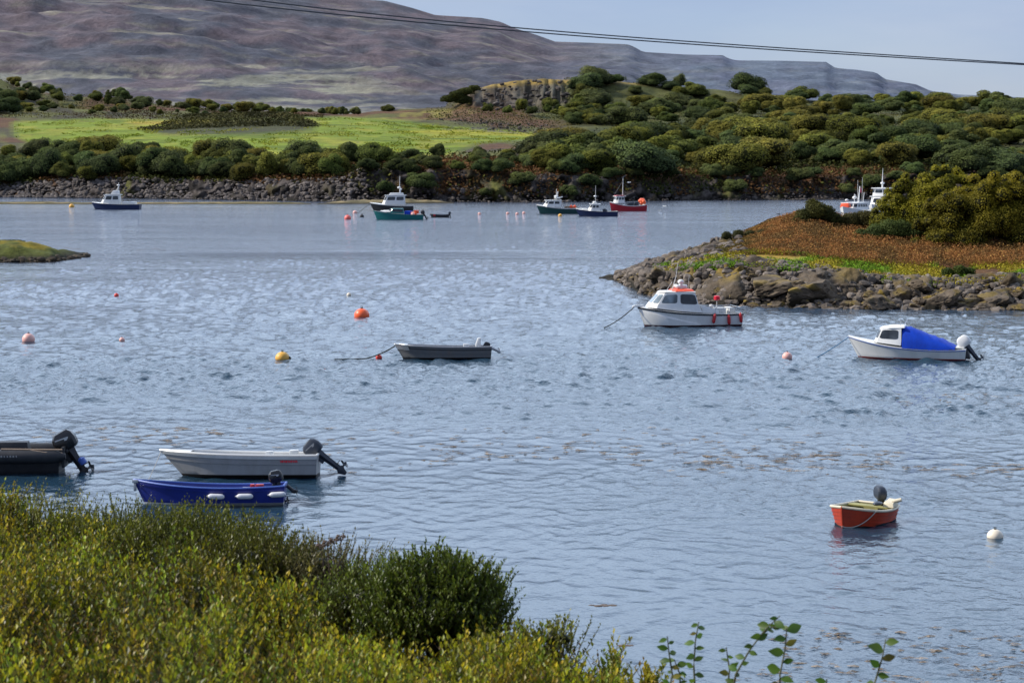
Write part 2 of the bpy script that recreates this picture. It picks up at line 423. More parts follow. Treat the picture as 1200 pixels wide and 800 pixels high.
def boat(name, px, py, a, label, cat='boat', dy=0.0, group=None):
    """a boat whose middle floats at photo column px, row py; heading left, bow swung a radians towards the eye"""
    x, y, z = onz(px, py); return empty(name, (x, y + dy, 0), PI + a, label, cat, group)
def rail(mb, pts, h, r=.014, every=1):
    pts = [Vector(p) for p in pts]
    mb.tube([p + Vector((0, 0, h)) for p in pts], r, 6)
    for p in pts[::every]: mb.tube([p, p + Vector((0, 0, h))], r, 6)
def wpt(o, p):
    """boat-local point to the world"""
    rz = o.rotation_euler.z; c, s = math.cos(rz), math.sin(rz)
    return Vector((o.location.x + p[0] * c - p[1] * s, o.location.y + p[0] * s + p[1] * c, p[2]))
def thing_mesh(mb, name, mat, label, cat, group=None, smooth=True, origin=None, **k):
    if origin is not None:
        ox = Vector(origin); mb.v = [tuple(Vector(p) - ox) for p in mb.v]
    o = mb.build(name, mat, None, smooth, **k)
    if origin is not None: o.location = origin
    return tag(o, label, cat, group)
def rope(p0, p1, sag, mat, label, r=.014, n=14, name='mooring_rope', pinz=None):
    p0, p1 = Vector(p0), Vector(p1); mb = MB(); pts = []
    for i in range(n):
        t = i / (n - 1); p = p0.lerp(p1, t); p.z -= sag * 4 * t * (1 - t)
        if pinz is not None: p.z = max(p.z, pinz)
        pts.append(p)
    mb.tube(pts, r, 6)
    return thing_mesh(mb, name, mat, label, 'rope', origin=p0)
def fender(p, L, r, mat, label, group, tilt=0.0, along=None, rz=0.0):
    mb = MB(); k = L / 2
    prof = [(.004, -k), (r * .55, -k * .93), (r * .95, -k * .72), (r, -k * .4), (r, k * .4), (r * .95, k * .72), (r * .5, k * .92), (r * .25, k), (r * .25, k * 1.12), (.004, k * 1.14)]
    R = Matrix.Rotation(rz, 4, 'Z') @ (Matrix.Rotation(PI / 2 + tilt, 4, 'Y') if along else Matrix.Rotation(tilt, 4, 'Y'))
    mb.lathe(prof, 12, 0, R)
    o = mb.build('fender', mat); o.location = p
    return tag(o, label, 'fender', group)
FG = 'fenders hanging from the boats'

# ---- A: white cabin boat with red roof, right of centre
A = boat('cabin_boat', 806, 381.0, 0.21, 'white cabin boat with orange-red roof moored off the rocky island')
h = Hull(6.55, 2.5, [.80, .84, 1.22], -.3, .09, .55, .95, 3.2, .8, .88, wide=.5)
h.build(A, [M['anti'], M['white'], M['offwhite']], deck=False, sole=.35, rim=.12)
h.band('rubbing_strake', M['blackgloss'], A, -.03, -.115, .035)
mb = MB()                                                     # the moulded tunnel bow: a raised swoosh panel along each side
for sd in (1, -1):
    ra = []
    for t in np.linspace(.42, .99, 22):
        u = (t - .42) / .57; zt = h.sheer(t) - .14; zb = .10 + (zt - .16) * (1 - u) ** 2.2 * 0.0
        zl = .10 + (zt - .12) * max(0, 1 - u * 1.9) ** 1.0 * .0
        top = .12 + (zt - .14) * min(1, u * 1.35) ** .8
        ra.append([h.pt(t, .095, sd, .01), h.pt(t, .10, sd, -.13), h.pt(t, top * .75 + .03, sd, -.11), h.pt(t, top, sd, .005)])
    mb.loft(ra, caps=False, closed=False)
mb.build('bow_sponson', M['white'], A)
# foredeck coaming, then the wheelhouse
sh = lambda t, o=0: h.pt(t, h.sheer(t), 1, o)
bot = [(1.95, -.42, 1.20), (1.55, -.86, 1.16), (.15, -1.06, .98), (-1.35, -1.10, .86), (-1.35, 1.10, .86), (.15, 1.06, .98), (1.55, .86, 1.16), (1.95, .42, 1.20)]
mid = [(1.80, -.40, 1.42), (1.45, -.80, 1.40), (.12, -1.00, 1.38), (-1.12, -1.02, 1.32), (-1.12, 1.02, 1.32), (.12, 1.00, 1.38), (1.45, .80, 1.40), (1.80, .40, 1.42)]
top = [(1.22, -.34, 2.06), (1.00, -.70, 2.08), (.10, -.86, 2.12), (-.92, -.88, 2.08), (-.92, .88, 2.08), (.10, .86, 2.12), (1.00, .70, 2.08), (1.22, .34, 2.06)]
CX = .72
bot, mid, top = [[(x + CX, y, z) for x, y, z in q] for q in (bot, mid, top)]
mb = MB(); facets(mb, bot, mid, 0, False); facets(mb, mid, top, 0, True)
mb.loft([[(-.62, -1.1, .84), (-.62, 1.1, .84), (-.62, 1.02, 1.34), (-.62, -1.02, 1.34)], [(-1.7, -1.1, .80), (-1.7, 1.1, .80), (-1.7, 1.06, .96), (-1.7, -1.06, .96)]])
0 and mb.add([(2.95, -.10, 1.22), (2.2, -.62, 1.17), (2.2, .62, 1.17), (2.95, .10, 1.22), (1.9, -.5, 1.38), (1.9, .5, 1.38)], [(0, 1, 4), (0, 4, 5, 3), (3, 5, 2), (1, 2, 5, 4)])
fd = []                                                       # foredeck
for t in np.linspace(.55, .99, 12):
    p = sh(t, .03); fd.append([(p.x, -abs(p.y), p.z - .005), (p.x, -abs(p.y) * .4, p.z + .05), (p.x, abs(p.y) * .4, p.z + .05), (p.x, abs(p.y), p.z - .005)])
mb.loft(fd, caps=False, closed=False)
wh = mb.build('wheelhouse', M['white'], A, bevel=.02)
for i, u0, u1, v0, v1 in [(7, .08, .92, .1, .88), (0, .08, .92, .1, .88), (6, .08, .92, .1, .88), (1, .10, .88, .10, .86), (5, .12, .9, .10, .86), (2, .05, .95, .06, .88), (4, .05, .95, .06, .88), (3, .1, .45, .05, .9)]:
    pane(wh, mid, top, i, u0, u1, v0, v1, M['glasspale'] if i in (0, 7, 6, 1, 5) else M['glass'])
mb = MB(); mb.loft([[(1.24, -.36, 2.10), (1.0, -.72, 2.12), (-.98, -.90, 2.12), (-.98, .90, 2.12), (1.0, .72, 2.12), (1.24, .36, 2.10)],
                    [(1.16, -.32, 2.16), (.95, -.66, 2.19), (-.94, -.82, 2.18), (-.94, .82, 2.18), (.95, .66, 2.19), (1.16, .32, 2.16)]])
mb.v = [(x + CX, y, z) for x, y, z in mb.v]; rf = mb.build('roof', M['white'], A, bevel=.015)
mb = MB(); mb.loft([[(.35, -.80, 2.185), (-.92, -.82, 2.185), (-.92, .82, 2.185), (.35, .80, 2.185)], [(.22, -.62, 2.30), (-.80, -.62, 2.31), (-.80, .62, 2.31), (.22, .62, 2.30)]])
mb.v = [(x + CX, y, z) for x, y, z in mb.v]; mb.build('roof_panel', M['redroof'], rf, bevel=.03)
mb = MB()
for p, r in [((.0, -.30, 2.46), .17), ((-.02, .10, 2.44), .16), ((-.25, -.05, 2.74), .2)]: mb.ball(p, r, 12, 0, .75)
mb.lathe([(.28, 2.34), (.3, 2.38), (.3, 2.48), (.26, 2.54)], 14, 0, Matrix.Translation((-.42, -.18, 0)))
mb.box((-.25, -.05, 2.5), (.16, .3, .4)); mb.v = [(x + CX, y, z) for x, y, z in mb.v]; mb.build('radar_dome', M['white'], A)
mb = MB(); mb.tube([(.30, -.12, 2.2), (.02, -.16, 3.1), (-.12, -.18, 4.1)], [.03, .022, .01], 6); mb.tube([(.8, .3, 2.2), (.35, .1, 2.75)], .018, 6); mb.tube([(-.6, .4, 2.2), (-.66, .42, 3.2)], .01, 5)
mb.v = [(x + CX, y, z) for x, y, z in mb.v]; mb.build('aerial', M['offwhite'], A)
mb = MB()
pts = [h.pt(t, h.sheer(t), s_, .08) for s_, tr in ((-1, np.linspace(.28, .02, 5)), (1, np.linspace(.02, .28, 5))) for t in tr]
rail(mb, pts, .36, .016); 
mb.build('stern_rail', M['steel'], A)
mb = MB(); mb.box((3.2, 0, 1.27), (.75, .22, .10), taper=.8); mb.lathe([(.07, -.06), (.09, 0), (.07, .06)], 10, 0, Matrix.Translation((3.55, 0, 1.22)) @ Matrix.Rotation(PI / 2, 4, 'X')); mb.build('bow_roller', M['white'], A, bevel=.01)
mb = MB(); mb.box((-2.0, .2, .75), (.75, .7, .7), taper=.9); mb.box((-2.75, 0, .85), (.35, 1.2, .5)); mb.build('engine_box', M['offwhite'], A, bevel=.03)
mb = MB(); mb.tube([(-1.75, .45, .5), (-1.75, .45, 1.62)], .025, 6); mb.tube([(-1.9, -.1, .5), (-1.9, -.1, 1.2)], .025, 6); mb.ball((-1.62, -.3, 1.12), .16, 10); mb.build('deck_post', M['offwhite'], A)
mb = MB(); mb.lathe([(.12, 1.58), (.2, 1.62), (.2, 1.82), (.15, 1.86)], 12, 0, Matrix.Translation((-1.75, .45, 0))); mb.build('life_ring_box', M['lifered'], A)
for k, (t, zz, tl) in enumerate([(.30, .50, -.18), (.15, .40, .05), (.03, .52, .1)]):
    q = h.pt(t, zz, 1, -.13); fender(wpt(A, q), .62, .105, M['fred'], ['red fender amidships on the cabin boat with the orange-red roof', 'middle red fender on the cabin boat with the orange-red roof', 'red fender at the stern corner of the cabin boat with the orange-red roof'][k], FG, tilt=tl, rz=A.rotation_euler.z)
rope(wpt(A, (3.5, 0, 1.2)), onz(708, 384), .12, M['weed'], 'dark mooring rope sloping from the bow of the red-roofed cabin boat', r=.03)

# ---- B: white cuddy boat with blue canopy
B_ = boat('cuddy_boat', 1062, 419.8, -0.27, 'white cuddy cabin boat with bright blue canvas canopy and white outboard')
h = Hull(6.2, 2.2, [.62, .62, 1.12], -.3, .07, .75, .86, 2.5, 1.0, .74, wide=.42)
h.build(B_, [M['anti'], M['white'], M['offwhite']], deck=False, sole=.25, rim=.16)
h.band('blue_stripe', M['bluerail'], B_, -.035, -.075, .02)
h.band('boot_stripe', M['anti'], B_, .055, .10, .008, absz=True, t1=.6)
mb = MB()
fd = []
for t in np.linspace(.52, .99, 14):
    p = h.pt(t, h.sheer(t), 1, .02); fd.append([(p.x, -abs(p.y), p.z), (p.x, -abs(p.y) * .45, p.z + .06), (p.x, abs(p.y) * .45, p.z + .06), (p.x, abs(p.y), p.z)])
mb.loft(fd, caps=False, closed=False)
for s_ in (1, -1):
    p, q = h.pt(.40, h.sheer(.40), s_, .02), h.pt(.6, h.sheer(.6), s_, .02)
bot = [(1.66, -.40, .92), (1.50, -.74, .88), (.22, -.98, .76), (.22, .98, .76), (1.50, .74, .88), (1.66, .40, .92)]
mid = [(1.60, -.38, 1.05), (1.46, -.70, 1.02), (.20, -.92, .98), (.20, .92, .98), (1.46, .70, 1.02), (1.60, .38, 1.05)]
top = [(1.34, -.32, 1.58), (1.22, -.58, 1.62), (.22, -.76, 1.66), (.22, .76, 1.66), (1.22, .58, 1.62), (1.34, .32, 1.58)]
facets(mb, bot, mid, 0, False); facets(mb, mid, top)
cu = mb.build('cuddy', M['white'], B_, bevel=.02)
for i, u0, u1 in [(0, .12, .88), (4, .12, .88), (1, 0.05, .86), (3, .14, .95), (5, .08, .92)]: pane(cu, mid, top, i, u0, u1, .12, .84, M['glass'])
mb = MB(); mb.loft([[(1.40, -.42, 1.585), (.8, -.74, 1.645), (.05, -.80, 1.665), (.05, .80, 1.665), (.8, .74, 1.645), (1.40, .42, 1.585)], [(1.30, -.36, 1.66), (.8, -.66, 1.73), (.08, -.70, 1.75), (.08, .70, 1.75), (.8, .66, 1.73), (1.30, .36, 1.66)]])
mb.build('cuddy_roof', M['white'], B_, bevel=.02)
# canopy: cloth stretched from the roof edge to the stern, sagging between its hoops
rings = []
for i, x in enumerate(np.linspace(.16, -2.55, 16)):
    u = i / 15; t = (x + 3.0) / 6.0; e = h.pt(t, h.sheer(t), 1, .03)
    H = 1.70 * (1 - u) ** 1.0 + .70 * u + .05 * math.sin(u * PI * 3) * (1 - u) + (.10 * math.sin(PI * u))
    w = abs(e.y); r = []
    for k in range(15):
        th = PI * k / 14; cx = math.cos(th); sx = math.sin(th)
        r.append((x + .02 * math.sin(k * 2.1 + i), w * (abs(cx) ** .62) * (1 if cx > 0 else -1) * (1 - .22 * sx * (1 - u)), e.z + .015 + (H - e.z) * sx ** .75 + .028 * math.sin(i * 1.9 + k * 1.3) * sx + .018 * math.sin(i * 3.7 - k * .8)))
    rings.append(r)
mb = MB(); mb.loft(rings, caps=True, closed=False)
mb.build('canopy', M['canvas'], B_, ang=60)
mb = MB(); mb.tube([(.35, -.1, 1.72), (.32, -.1, 2.1), (.25, -.1, 2.85)], [.022, .018, .008], 6); mb.tube([(.15, .1, 1.7), (-.05, .1, 2.1)], .012, 5); mb.box((.3, -.1, 2.0), (.10, .16, .10)); mb.build('aerial', M['steel'], B_)
mb = MB(); mb.box((-2.78, 0, .66), (.45, 1.3, .06)); mb.build('stern_deck', M['offwhite'], B_, bevel=.01)
outboard(B_, (-3.22, 0, .58), rad(38), 1.10, M['white'], M['charcoal'])
mb = MB(); mb.loft([[( -3.05, -.5, .1), (-3.32, -.5, .1), (-3.32, .5, .1), (-3.05, .5, .1)], [(-3.02, -.45, .5), (-3.2, -.45, .5), (-3.2, .45, .5), (-3.02, .45, .5)]]); mb.build('motor_bracket', M['black'], B_, bevel=.02)
rope(wpt(B_, (3.0, 0, 1.08)), onz(953, 421, -.05), .05, M['bluerope'], 'blue mooring rope slanting into the water from the canopied boat', r=.022)

# ---- D: grey skiff in the middle
D_ = boat('grey_skiff', 519, 419.5, 0.06, 'grey blunt-bowed open skiff with small white outboard, beside a red buoy')
h = Hull(5.1, 1.95, [.62, .62, .76], -.2, .06, .55, .92, 5.0, .5, .86, wide=.5)
h.build(D_, [M['brownboot'], M['grey'], M['grey']], sole=.18, rim=.16)
h.band('rubbing_strip', M['black'], D_, -.13, -.17, .02); h.band('side_ridge', M['grey'], D_, -.30, -.35, .025)
h.gunwale('gunwale', M['alloy'], D_, .04, .06)
mb = MB(); ra = []
for t in np.linspace(.86, 1.0, 8):
    p = h.pt(t, h.sheer(t) + .0, 1, -.03); q = h.pt(t, h.sheer(t) - .26, 1, -.025)
    ra.append([(q.x + .02, -abs(q.y), q.z), (p.x + .02, -abs(p.y), p.z + .03), (p.x + .02, -abs(p.y) * .3, p.z + .06), (p.x + .02, abs(p.y) * .3, p.z + .06), (p.x + .02, abs(p.y), p.z + .03), (q.x + .02, abs(q.y), q.z)])
mb.loft(ra, caps=False, closed=False); mb.build('bow_cap', M['alloy'], D_)
mb = MB(); mb.box((-1.6, 0, .50), (.35, 1.6, .06)); mb.box((.5, 0, .50), (.3, 1.6, .06)); mb.build('thwart', M['offwhite'], D_, bevel=.01)
mb = MB(); mb.box((-1.22, .35, .62), (.34, .3, .3), taper=.85); mb.build('storage_box', M['white'], D_, bevel=.02)
outboard(D_, (-2.55, .0, .52), rad(62), .62, M['black'], M['alloy'])
mb = MB(); mb.loft([[(-1.72, -.17, .5), (-2.05, -.17, .5), (-2.05, .17, .5), (-1.72, .17, .5)], [(-1.74, -.18, .75), (-2.0, -.18, .75), (-2.0, .18, .75), (-1.74, .18, .75)], [(-1.84, -.14, 1.06), (-2.02, -.14, 1.08), (-2.02, .14, 1.08), (-1.84, .14, 1.06)]]); mb.build('motor_cover', M['white'], D_, bevel=.04)
rope(wpt(D_, (2.52, 0, .66)), onz(392, 421.5, .0), .32, M['weed'], 'dark weedy mooring line trailing left from the grey skiff', r=.035, n=24, pinz=.02)

# ---- E: long pale grey open boat
E_ = boat('open_boat', 281, 557.0, 0.0, 'long pale grey open motorboat with dark tilted outboard, above the blue dinghy')
h = Hull(5.35, 1.85, [.72, .74, .86], -.22, .08, .95, .9, 2.7, .7, .85, wide=.5)
h.build(E_, [M['brownboot'], M['greyhull'], M['offwhite']], sole=.25, rim=.13)
h.gunwale('gunwale', M['white'], E_, .045, .05)
h.band('rubbing_strake', M['offwhite'], E_, -.02, -.12, .03); h.band('knuckle', M['greyhull'], E_, -.26, -.30, .03); 
mb = MB(); mb.box((.2, 0, .55), (.35, 1.5, .05)); mb.box((-1.4, 0, .55), (.4, 1.55, .05)); mb.build('thwart', M['offwhite'], E_, bevel=.01)
mb = MB(); fd = []
for t in np.linspace(.80, .99, 8):
    p = h.pt(t, h.sheer(t), 1, .03); fd.append([(p.x, -abs(p.y), p.z), (p.x, -abs(p.y) * .4, p.z + .04), (p.x, abs(p.y) * .4, p.z + .04), (p.x, abs(p.y), p.z)])
mb.loft(fd, caps=False, closed=False); mb.build('foredeck', M['white'], E_)
mb = MB()                                                     # the small red lettering near the stern, too small to read
for sd in (1, -1):
    x = -1.48; rr = random.Random(4)
    for k in range(9):
        w = rr.choice([.035, .05, .06]); t = (x + 5.35 / 2) / 5.35; p = h.pt(t, h.sheer(t) - .185, sd, -.008)
        mb.box((x, p.y, p.z), (w, .006, .075), rot=(0, .25, 0)); 
        if k % 2: mb.box((x - .02, p.y, p.z + .03), (w, .007, .018))
        x -= w + .022
mb.build('lettering', M['lifered'], E_, smooth=False)
mb = MB(); mb.box((-1.05, .35, .78), (.25, .25, .14)); mb.box((-1.85, .2, .80), (.3, .3, .16)); mb.build('fuel_can', M['white'], E_, bevel=.03)
E_.rotation_euler.x = .085; outboard(E_, (-2.78, 0, .64), rad(52), 1.02, M['charcoal'], M['charcoal'], M['greyhull'], long=1.05)
mb = MB(); mb.tube([(2.62, .05, .84), (2.35, .06, .45), (2.15, .08, .0)], .012, 5)
rope(wpt(E_, (2.64, 0, .82)), onz(172, 566, -.03), .04, M['rope'], 'thin pale rope hanging from the bow of the pale grey motorboat', r=.012)

# ---- F: blue dinghy
F_ = boat('blue_dinghy', 246, 589.0, 0.05, 'dark blue open dinghy with white fenders, partly hidden by the foreground bush')
h = Hull(4.7, 1.7, [.56, .52, .74], -.2, .05, .42, .9, 2.6, .9, .84, wide=.45)
h.build(F_, [M['offwhite'], M['blue'], M['blue']], sole=.2, rim=.08)
h.gunwale('gunwale', M['bluerail'], F_, .035, .03)
h.band('rubbing_strake', M['blue'], F_, -.07, -.12, .03)
mb = MB(); mb.box((.6, 0, .40), (.28, 1.45, .05)); mb.box((-1.1, 0, .40), (.3, 1.5, .05)); mb.build('thwart', M['offwhite'], F_, bevel=.01)
mb = MB(); mb.box((2.28, 0, .70), (.18, .3, .10)); mb.box((2.30, 0, .52), (.08, .1, .26)); mb.build('bow_fitting', M['alloy'], F_, bevel=.01)
mb = MB(); mb.box((-1.55, .1, .50), (.26, .2, .16)); mb.box((-1.3, -.2, .50), (.14, .18, .12)); mb.build('fuel_tank', M['fred'], F_, bevel=.03)
F_.rotation_euler.x = .08; D_.rotation_euler.x = .05; o = outboard(F_, (-2.1, 0, .50), rad(14), .72, M['blackgloss'], M['black'], M['alloy'])
mb = MB(); mb.tube([(-2.38, 0, .52), (-2.60, 0, .33)], .06, 8); mb.lathe([(.05, -.1), (.07, 0), (.02, .1)], 10, 0, Matrix.Translation((-2.62, 0, .34)) @ Matrix.Rotation(-PI / 2, 4, 'Y'))
for k in range(3): mb.box((-2.68, .09 * math.cos(k * 2.1), .34 + .09 * math.sin(k * 2.1)), (.02, .1, .1), rot=(k * 2.1, .3, 0))
mb.build('drive_leg', M['black'], F_)
for k, (xx, lb) in enumerate([(-.28, 'white fender amidships on the blue dinghy, leftmost of three'), (-1.15, 'white fender in the middle of three along the blue dinghy'), (-2.15, 'white fender at the stern of the blue dinghy')]):
    t = (xx + 2.35) / 4.7; q = h.pt(t, h.sheer(t) - .16, 1, -.10)
    fender(wpt(F_, q), .52, .085, M['fwhite'], lb, FG, along=True, tilt=.05 * (k - 1), rz=F_.rotation_euler.z)

# ---- G: black rigid inflatable running out of frame on the left
G_ = boat('inflatable_boat', -6, 552.0, 0.04, 'black rigid inflatable boat with big black outboard, cut by the left edge')
h = Hull(4.6, 1.5, [.48, .50, .95], -.25, .05, .7, .95, 2.2, 1, .8, wide=.5)
h.build(G_, [M['black'], M['black'], M['black']], sole=.3, rim=.08)
mb = MB()
for sd in (1, -1):
    pts = [(-2.55, sd * .82, .62)] + [(x, sd * .82, .62 + .0 * x) for x in (-2.2, -1, 0, .9)] + [(1.6, sd * .70, .72), (2.1, sd * .42, .86), (2.35, 0, .95)]
    mb.tube(pts, [.09, .235, .24, .24, .24, .235, .225, .22], 14)
mb.build('inflatable_tube', M['black'], G_)
mb = MB(); mb.tube([(-2.45, .90, .86), (-1.2, .86, .87), (-.4, .84, .88)], .028, 6); mb.tube([(-2.45, .86, .74), (-1.9, .98, .78), (-1.3, .86, .86)], .02, 6); mb.build('grab_line', M['tan'], G_)
mb = MB(); rr = random.Random(8); x = -.95
for k in range(14):
    w = rr.choice([.05, .07, .08])
    if k != 8: mb.box((x, 1.056, .66), (w * .8, .012, .055), rot=(0, .2, 0))
    x += .1
mb.build('lettering', M['greyhull'], G_, smooth=False)
mb = MB(); mb.box((-.6, 0, .75), (1.3, .5, .55), taper=.85); mb.box((.5, 0, .95), (.4, .6, .9), taper=.8); mb.build('console', M['black'], G_, bevel=.04)
mb = MB(); mb.box((-2.42, 0, .55), (.10, 1.3, .7)); mb.box((-2.5, .45, .75), (.14, .1, .1)); mb.build('transom_board', M['black'], G_, bevel=.02)
outboard(G_, (-2.66, .12, .56), rad(30), 1.28, M['blackgloss'], M['black'], M['alloy'], long=.74)
mb = MB(); mb.lathe([(.05, 0), (.12, .03), (.13, .22), (.05, .28)], 10, 0, Matrix.Translation((-3.1, .35, .28)) @ Matrix.Rotation(.6, 4, 'Y')); mb.build('motor_bracket', M['bluerail'], G_)

# ---- C: orange-red dinghy lower right, bow on
C_ = boat('red_dinghy', 1010, 613.5, 0, 'orange-red clinker dinghy with cream rail and raised black outboard', dy=.25)
C_.rotation_euler.z = -PI / 2 - rad(37)
h = Hull(2.35, 1.66, [.40, .42, .61], -.22, .03, .10, .80, 3.0, .35, .80, wide=.42, sr=.02)
h.build(C_, [M['brownboot'], M['orange'], M['floorboards']], sole=.14, rim=.05, rows=8)
h.gunwale('gunwale', M['cream'], C_, .04, .01)
for k, (d0, d1) in enumerate([(-.12, -.15), (-.23, -.26), (-.34, -.37), (-.45, -.47)]): h.band('clinker_strake', M['orange'], C_, d0, d1, .018)
mb = MB(); mb.tube([h.pt(1, z, 1, 0) + Vector((.015, 0, 0)) for z in np.linspace(.0, .62, 8)], .03, 6); mb.build('stem_post', M['orange'], C_)
mb = MB(); mb.box((.1, 0, .40), (.24, 1.5, .04)); mb.box((-.75, 0, .38), (.28, 1.5, .04)); mb.build('thwart', M['floorboards'], C_, bevel=.008)
o = outboard(C_, (-1.0, .12, .44), rad(-20), .78, M['charcoal'], M['blackgloss'])
o.rotation_euler = (rad(4), rad(12), rad(50))
mb = MB(); mb.loft([[(-.95, .45, .45), (-.4, .5, .45), (-.4, .86, .45), (-.95, .76, .45)], [(-.9, .48, .66), (-.45, .52, .60), (-.45, .82, .58), (-.9, .72, .64)]]); mb.tube([(-.6, .70, .60), (-.68, .98, .68)], .06, 8); mb.build('bundled_cover', M['cream'], C_, bevel=.04)
mb = MB(); mb.ball((-.2, .45, .58), .13, 10, 0, .5, 1.6); mb.build('coiled_line', M['charcoal'], C_)
b0 = wpt(C_, h.pt(1, .05) + Vector((.05, 0, 0))); b1 = wpt(C_, h.pt(.72, h.sheer(.72), 1, -.05))
rope(b0, b1, .19, M['rope'], 'pale painter looped across the bow side of the orange-red dinghy', r=.014, name='painter_rope', pinz=-.5)

# ---- far boats: each its own hull, wheelhouse, windows and mast
def far_boat(name, px, py, a, label, L, B, zs, hullmat, boot, cab, mast, mmat, extra=None, deckm=None, rake=.9, full=2.4):
    o = boat(name, px, py, a, label)
    hh = Hull(L, B, zs, -.4, boot, rake, .88, full, .9, .85, n=20)
    hh.build(o, [M['anti'] if boot > .05 else M['black'], hullmat, deckm or M['offwhite']], deck=False, sole=min(zs) - .45, rim=.12)
    hh.band('rubbing_strake', M['white'] if extra == 'wstripe' else hullmat, o, -.02, -.14, .04)
    if cab:
        x0, x1, w, zb, zt, sl = cab
        bot = [(x1, -w * .55, zb), (x1 - .5, -w, zb), (x0, -w, zb), (x0, w, zb), (x1 - .5, w, zb), (x1, w * .55, zb)]
        top = [(x1 - sl, -w * .5, zt), (x1 - sl - .35, -w * .9, zt), (x0 + .1, -w * .9, zt), (x0 + .1, w * .9, zt), (x1 - sl - .35, w * .9, zt), (x1 - sl, w * .5, zt)]
        m_ = MB(); facets(m_, bot, top); m_.box(((x0 + x1 - sl) / 2, 0, zt + .05), (x1 - x0 - sl + .4, w * 2.05, .1))
        fd = []
        for t in np.linspace(.62, .99, 8):
            p = hh.pt(t, hh.sheer(t), 1, .05); fd.append([(p.x, -abs(p.y), p.z), (p.x, -abs(p.y) * .4, p.z + .1), (p.x, abs(p.y) * .4, p.z + .1), (p.x, abs(p.y), p.z)])
        m_.loft(fd, caps=False, closed=False)
        w_ = m_.build('wheelhouse', M['white'], o, bevel=.03)
        for i in (0, 1, 3, 4, 5):
            if i in (1, 3):
                u = (.06, .46) if i == 1 else (.54, .94); v = (.54, .92) if i == 1 else (.08, .46)
                pane(w_, bot, top, i, u[0], u[1], .5, .88, M['glass']); pane(w_, bot, top, i, v[0], v[1], .5, .88, M['glass'])
            else: pane(w_, bot, top, i, .1, .9, .5, .88, M['glass'])
    if mast:
        m_ = MB()
        for (x, y, z0, z1, r) in mast: m_.tube([(x, y, z0), (x - .05, y, z1)], [r, r * .6], 7)
        m_.build('mast', mmat, o)
    return o, hh

H_, h = far_boat('motor_launch', 136, 245.3, 0.0, 'navy blue launch with white wheelhouse forward, nearest the left shore', 9.4, 3.0, [1.0, 1.0, 1.35], M['navy'], .0, (-.9, 2.9, 1.05, 1.0, 2.75, .9), [(-.55, 0, 2.8, 5.1, .09)], M['white'])
mb = MB(); mb.loft([[(.9, -.8, 2.85), (-.7, -.8, 2.85), (-.7, .8, 2.85), (.9, .8, 2.85)], [(.4, -.7, 3.6), (-.6, -.7, 3.6), (-.6, .7, 3.6), (.4, .7, 3.6)]]); mb.tube([(-.2, 0, 3.6), (-.7, 0, 4.6)], .09, 6); mb.ball((-.5, 0, 4.6), .28, 10, 0, .6); mb.box((-2.6, 0, 1.2), (2.6, 1.6, .5)); mb.build('flybridge', M['white'], H_, bevel=.04)

I_, h = far_boat('motor_cruiser', 459, 246.8, 0.05, 'white cruiser with black hull lying behind the teal boat', 8.2, 2.9, [1.0, 1.05, 1.5], M['black'], .0, (-2.6, 1.9, 1.1, 1.1, 2.8, .8), [(-1.5, 0, 2.9, 6.4, .07)], M['white'], 'wstripe')
mb = MB(); mb.loft([[(.6, -.9, 2.9), (-2.3, -.9, 2.9), (-2.3, .9, 2.9), (.6, .9, 2.9)], [(.2, -.8, 3.3), (-2.2, -.8, 3.3), (-2.2, .8, 3.3), (.2, .8, 3.3)]]); mb.box((-1.6, 0, 3.55), (.3, 1.5, .9), taper=.8); mb.ball((-1.4, .2, 4.3), .33, 10, 0, .6); mb.ball((-1.7, -.4, 4.0), .25, 10, 0, .7); mb.build('flybridge', M['white'], I_, bevel=.04)
mb = MB()
rope(wpt(I_, (4.1, 0, 1.4)), onz(419, 249.6), .1, M['weed'], 'dark mooring line slanting down from the black-hulled cruiser', r=.05)

J_, h = far_boat('workboat', 467, 257.3, 0.04, 'teal workboat with dark cabin windows, moored in front of the black-hulled cruiser', 8.1, 3.0, [.85, .95, 1.45], M['teal'], .0, None, None, None, rake=.7)
mb = MB(); bot = [(1.9, -.8, 1.15), (1.3, -1.1, 1.1), (-.9, -1.1, .95), (-.9, 1.1, .95), (1.3, 1.1, 1.1), (1.9, .8, 1.15)]; top = [(1.2, -.7, 1.8), (.9, -1.0, 1.82), (-.8, -1.0, 1.8), (-.8, 1.0, 1.8), (.9, 1.0, 1.82), (1.2, .7, 1.8)]
facets(mb, bot, top); w_ = mb.build('cabin', M['teal'], J_, bevel=.02)
for i in (0, 1, 3, 4, 5): pane(w_, bot, top, i, .08, .92, .3, .85, M['glass'])
mb = MB()
for sd in (1, -1): mb.loft([[(1.2, sd * 1.12, 1.25), (1.9, sd * 1.0, 1.3), (2.4, sd * .95, 1.34), (2.9, sd * .8, 1.42)], [(1.45, sd * 1.0, 1.5), (1.9, sd * .8, 1.52), (2.4, sd * .6, 1.5), (2.9, sd * .35, 1.48)]], caps=False, closed=False)
mb.box((1.9, 0, 1.45), (1.4, 1.2, .16), taper=.7); mb.build('foredeck_hatch', M['white'], J_)
mb = MB(); mb.box((-1.6, 0, 1.1), (1.3, 1.6, .6)); mb.build('tarpaulin', M['canvas'], J_, bevel=.1)
mb = MB(); mb.box((-2.9, .2, 1.25), (.8, .9, .5)); mb.ball((-2.7, .9, .95), .3, 10); mb.build('fish_box', M['redroof'], J_, bevel=.05)
mb = MB(); mb.ball((-2.35, 1.1, .85), .32, 10); mb.box((-2.3, .5, 1.0), (.6, .7, .6)); mb.box((-.2, 1.15, .75), (1.0, .1, .12)); mb.build('white_gear', M['buoypink'], J_)
outboard(J_, (-4.15, .5, .8), rad(30), 1.1, M['black'], M['black']); 

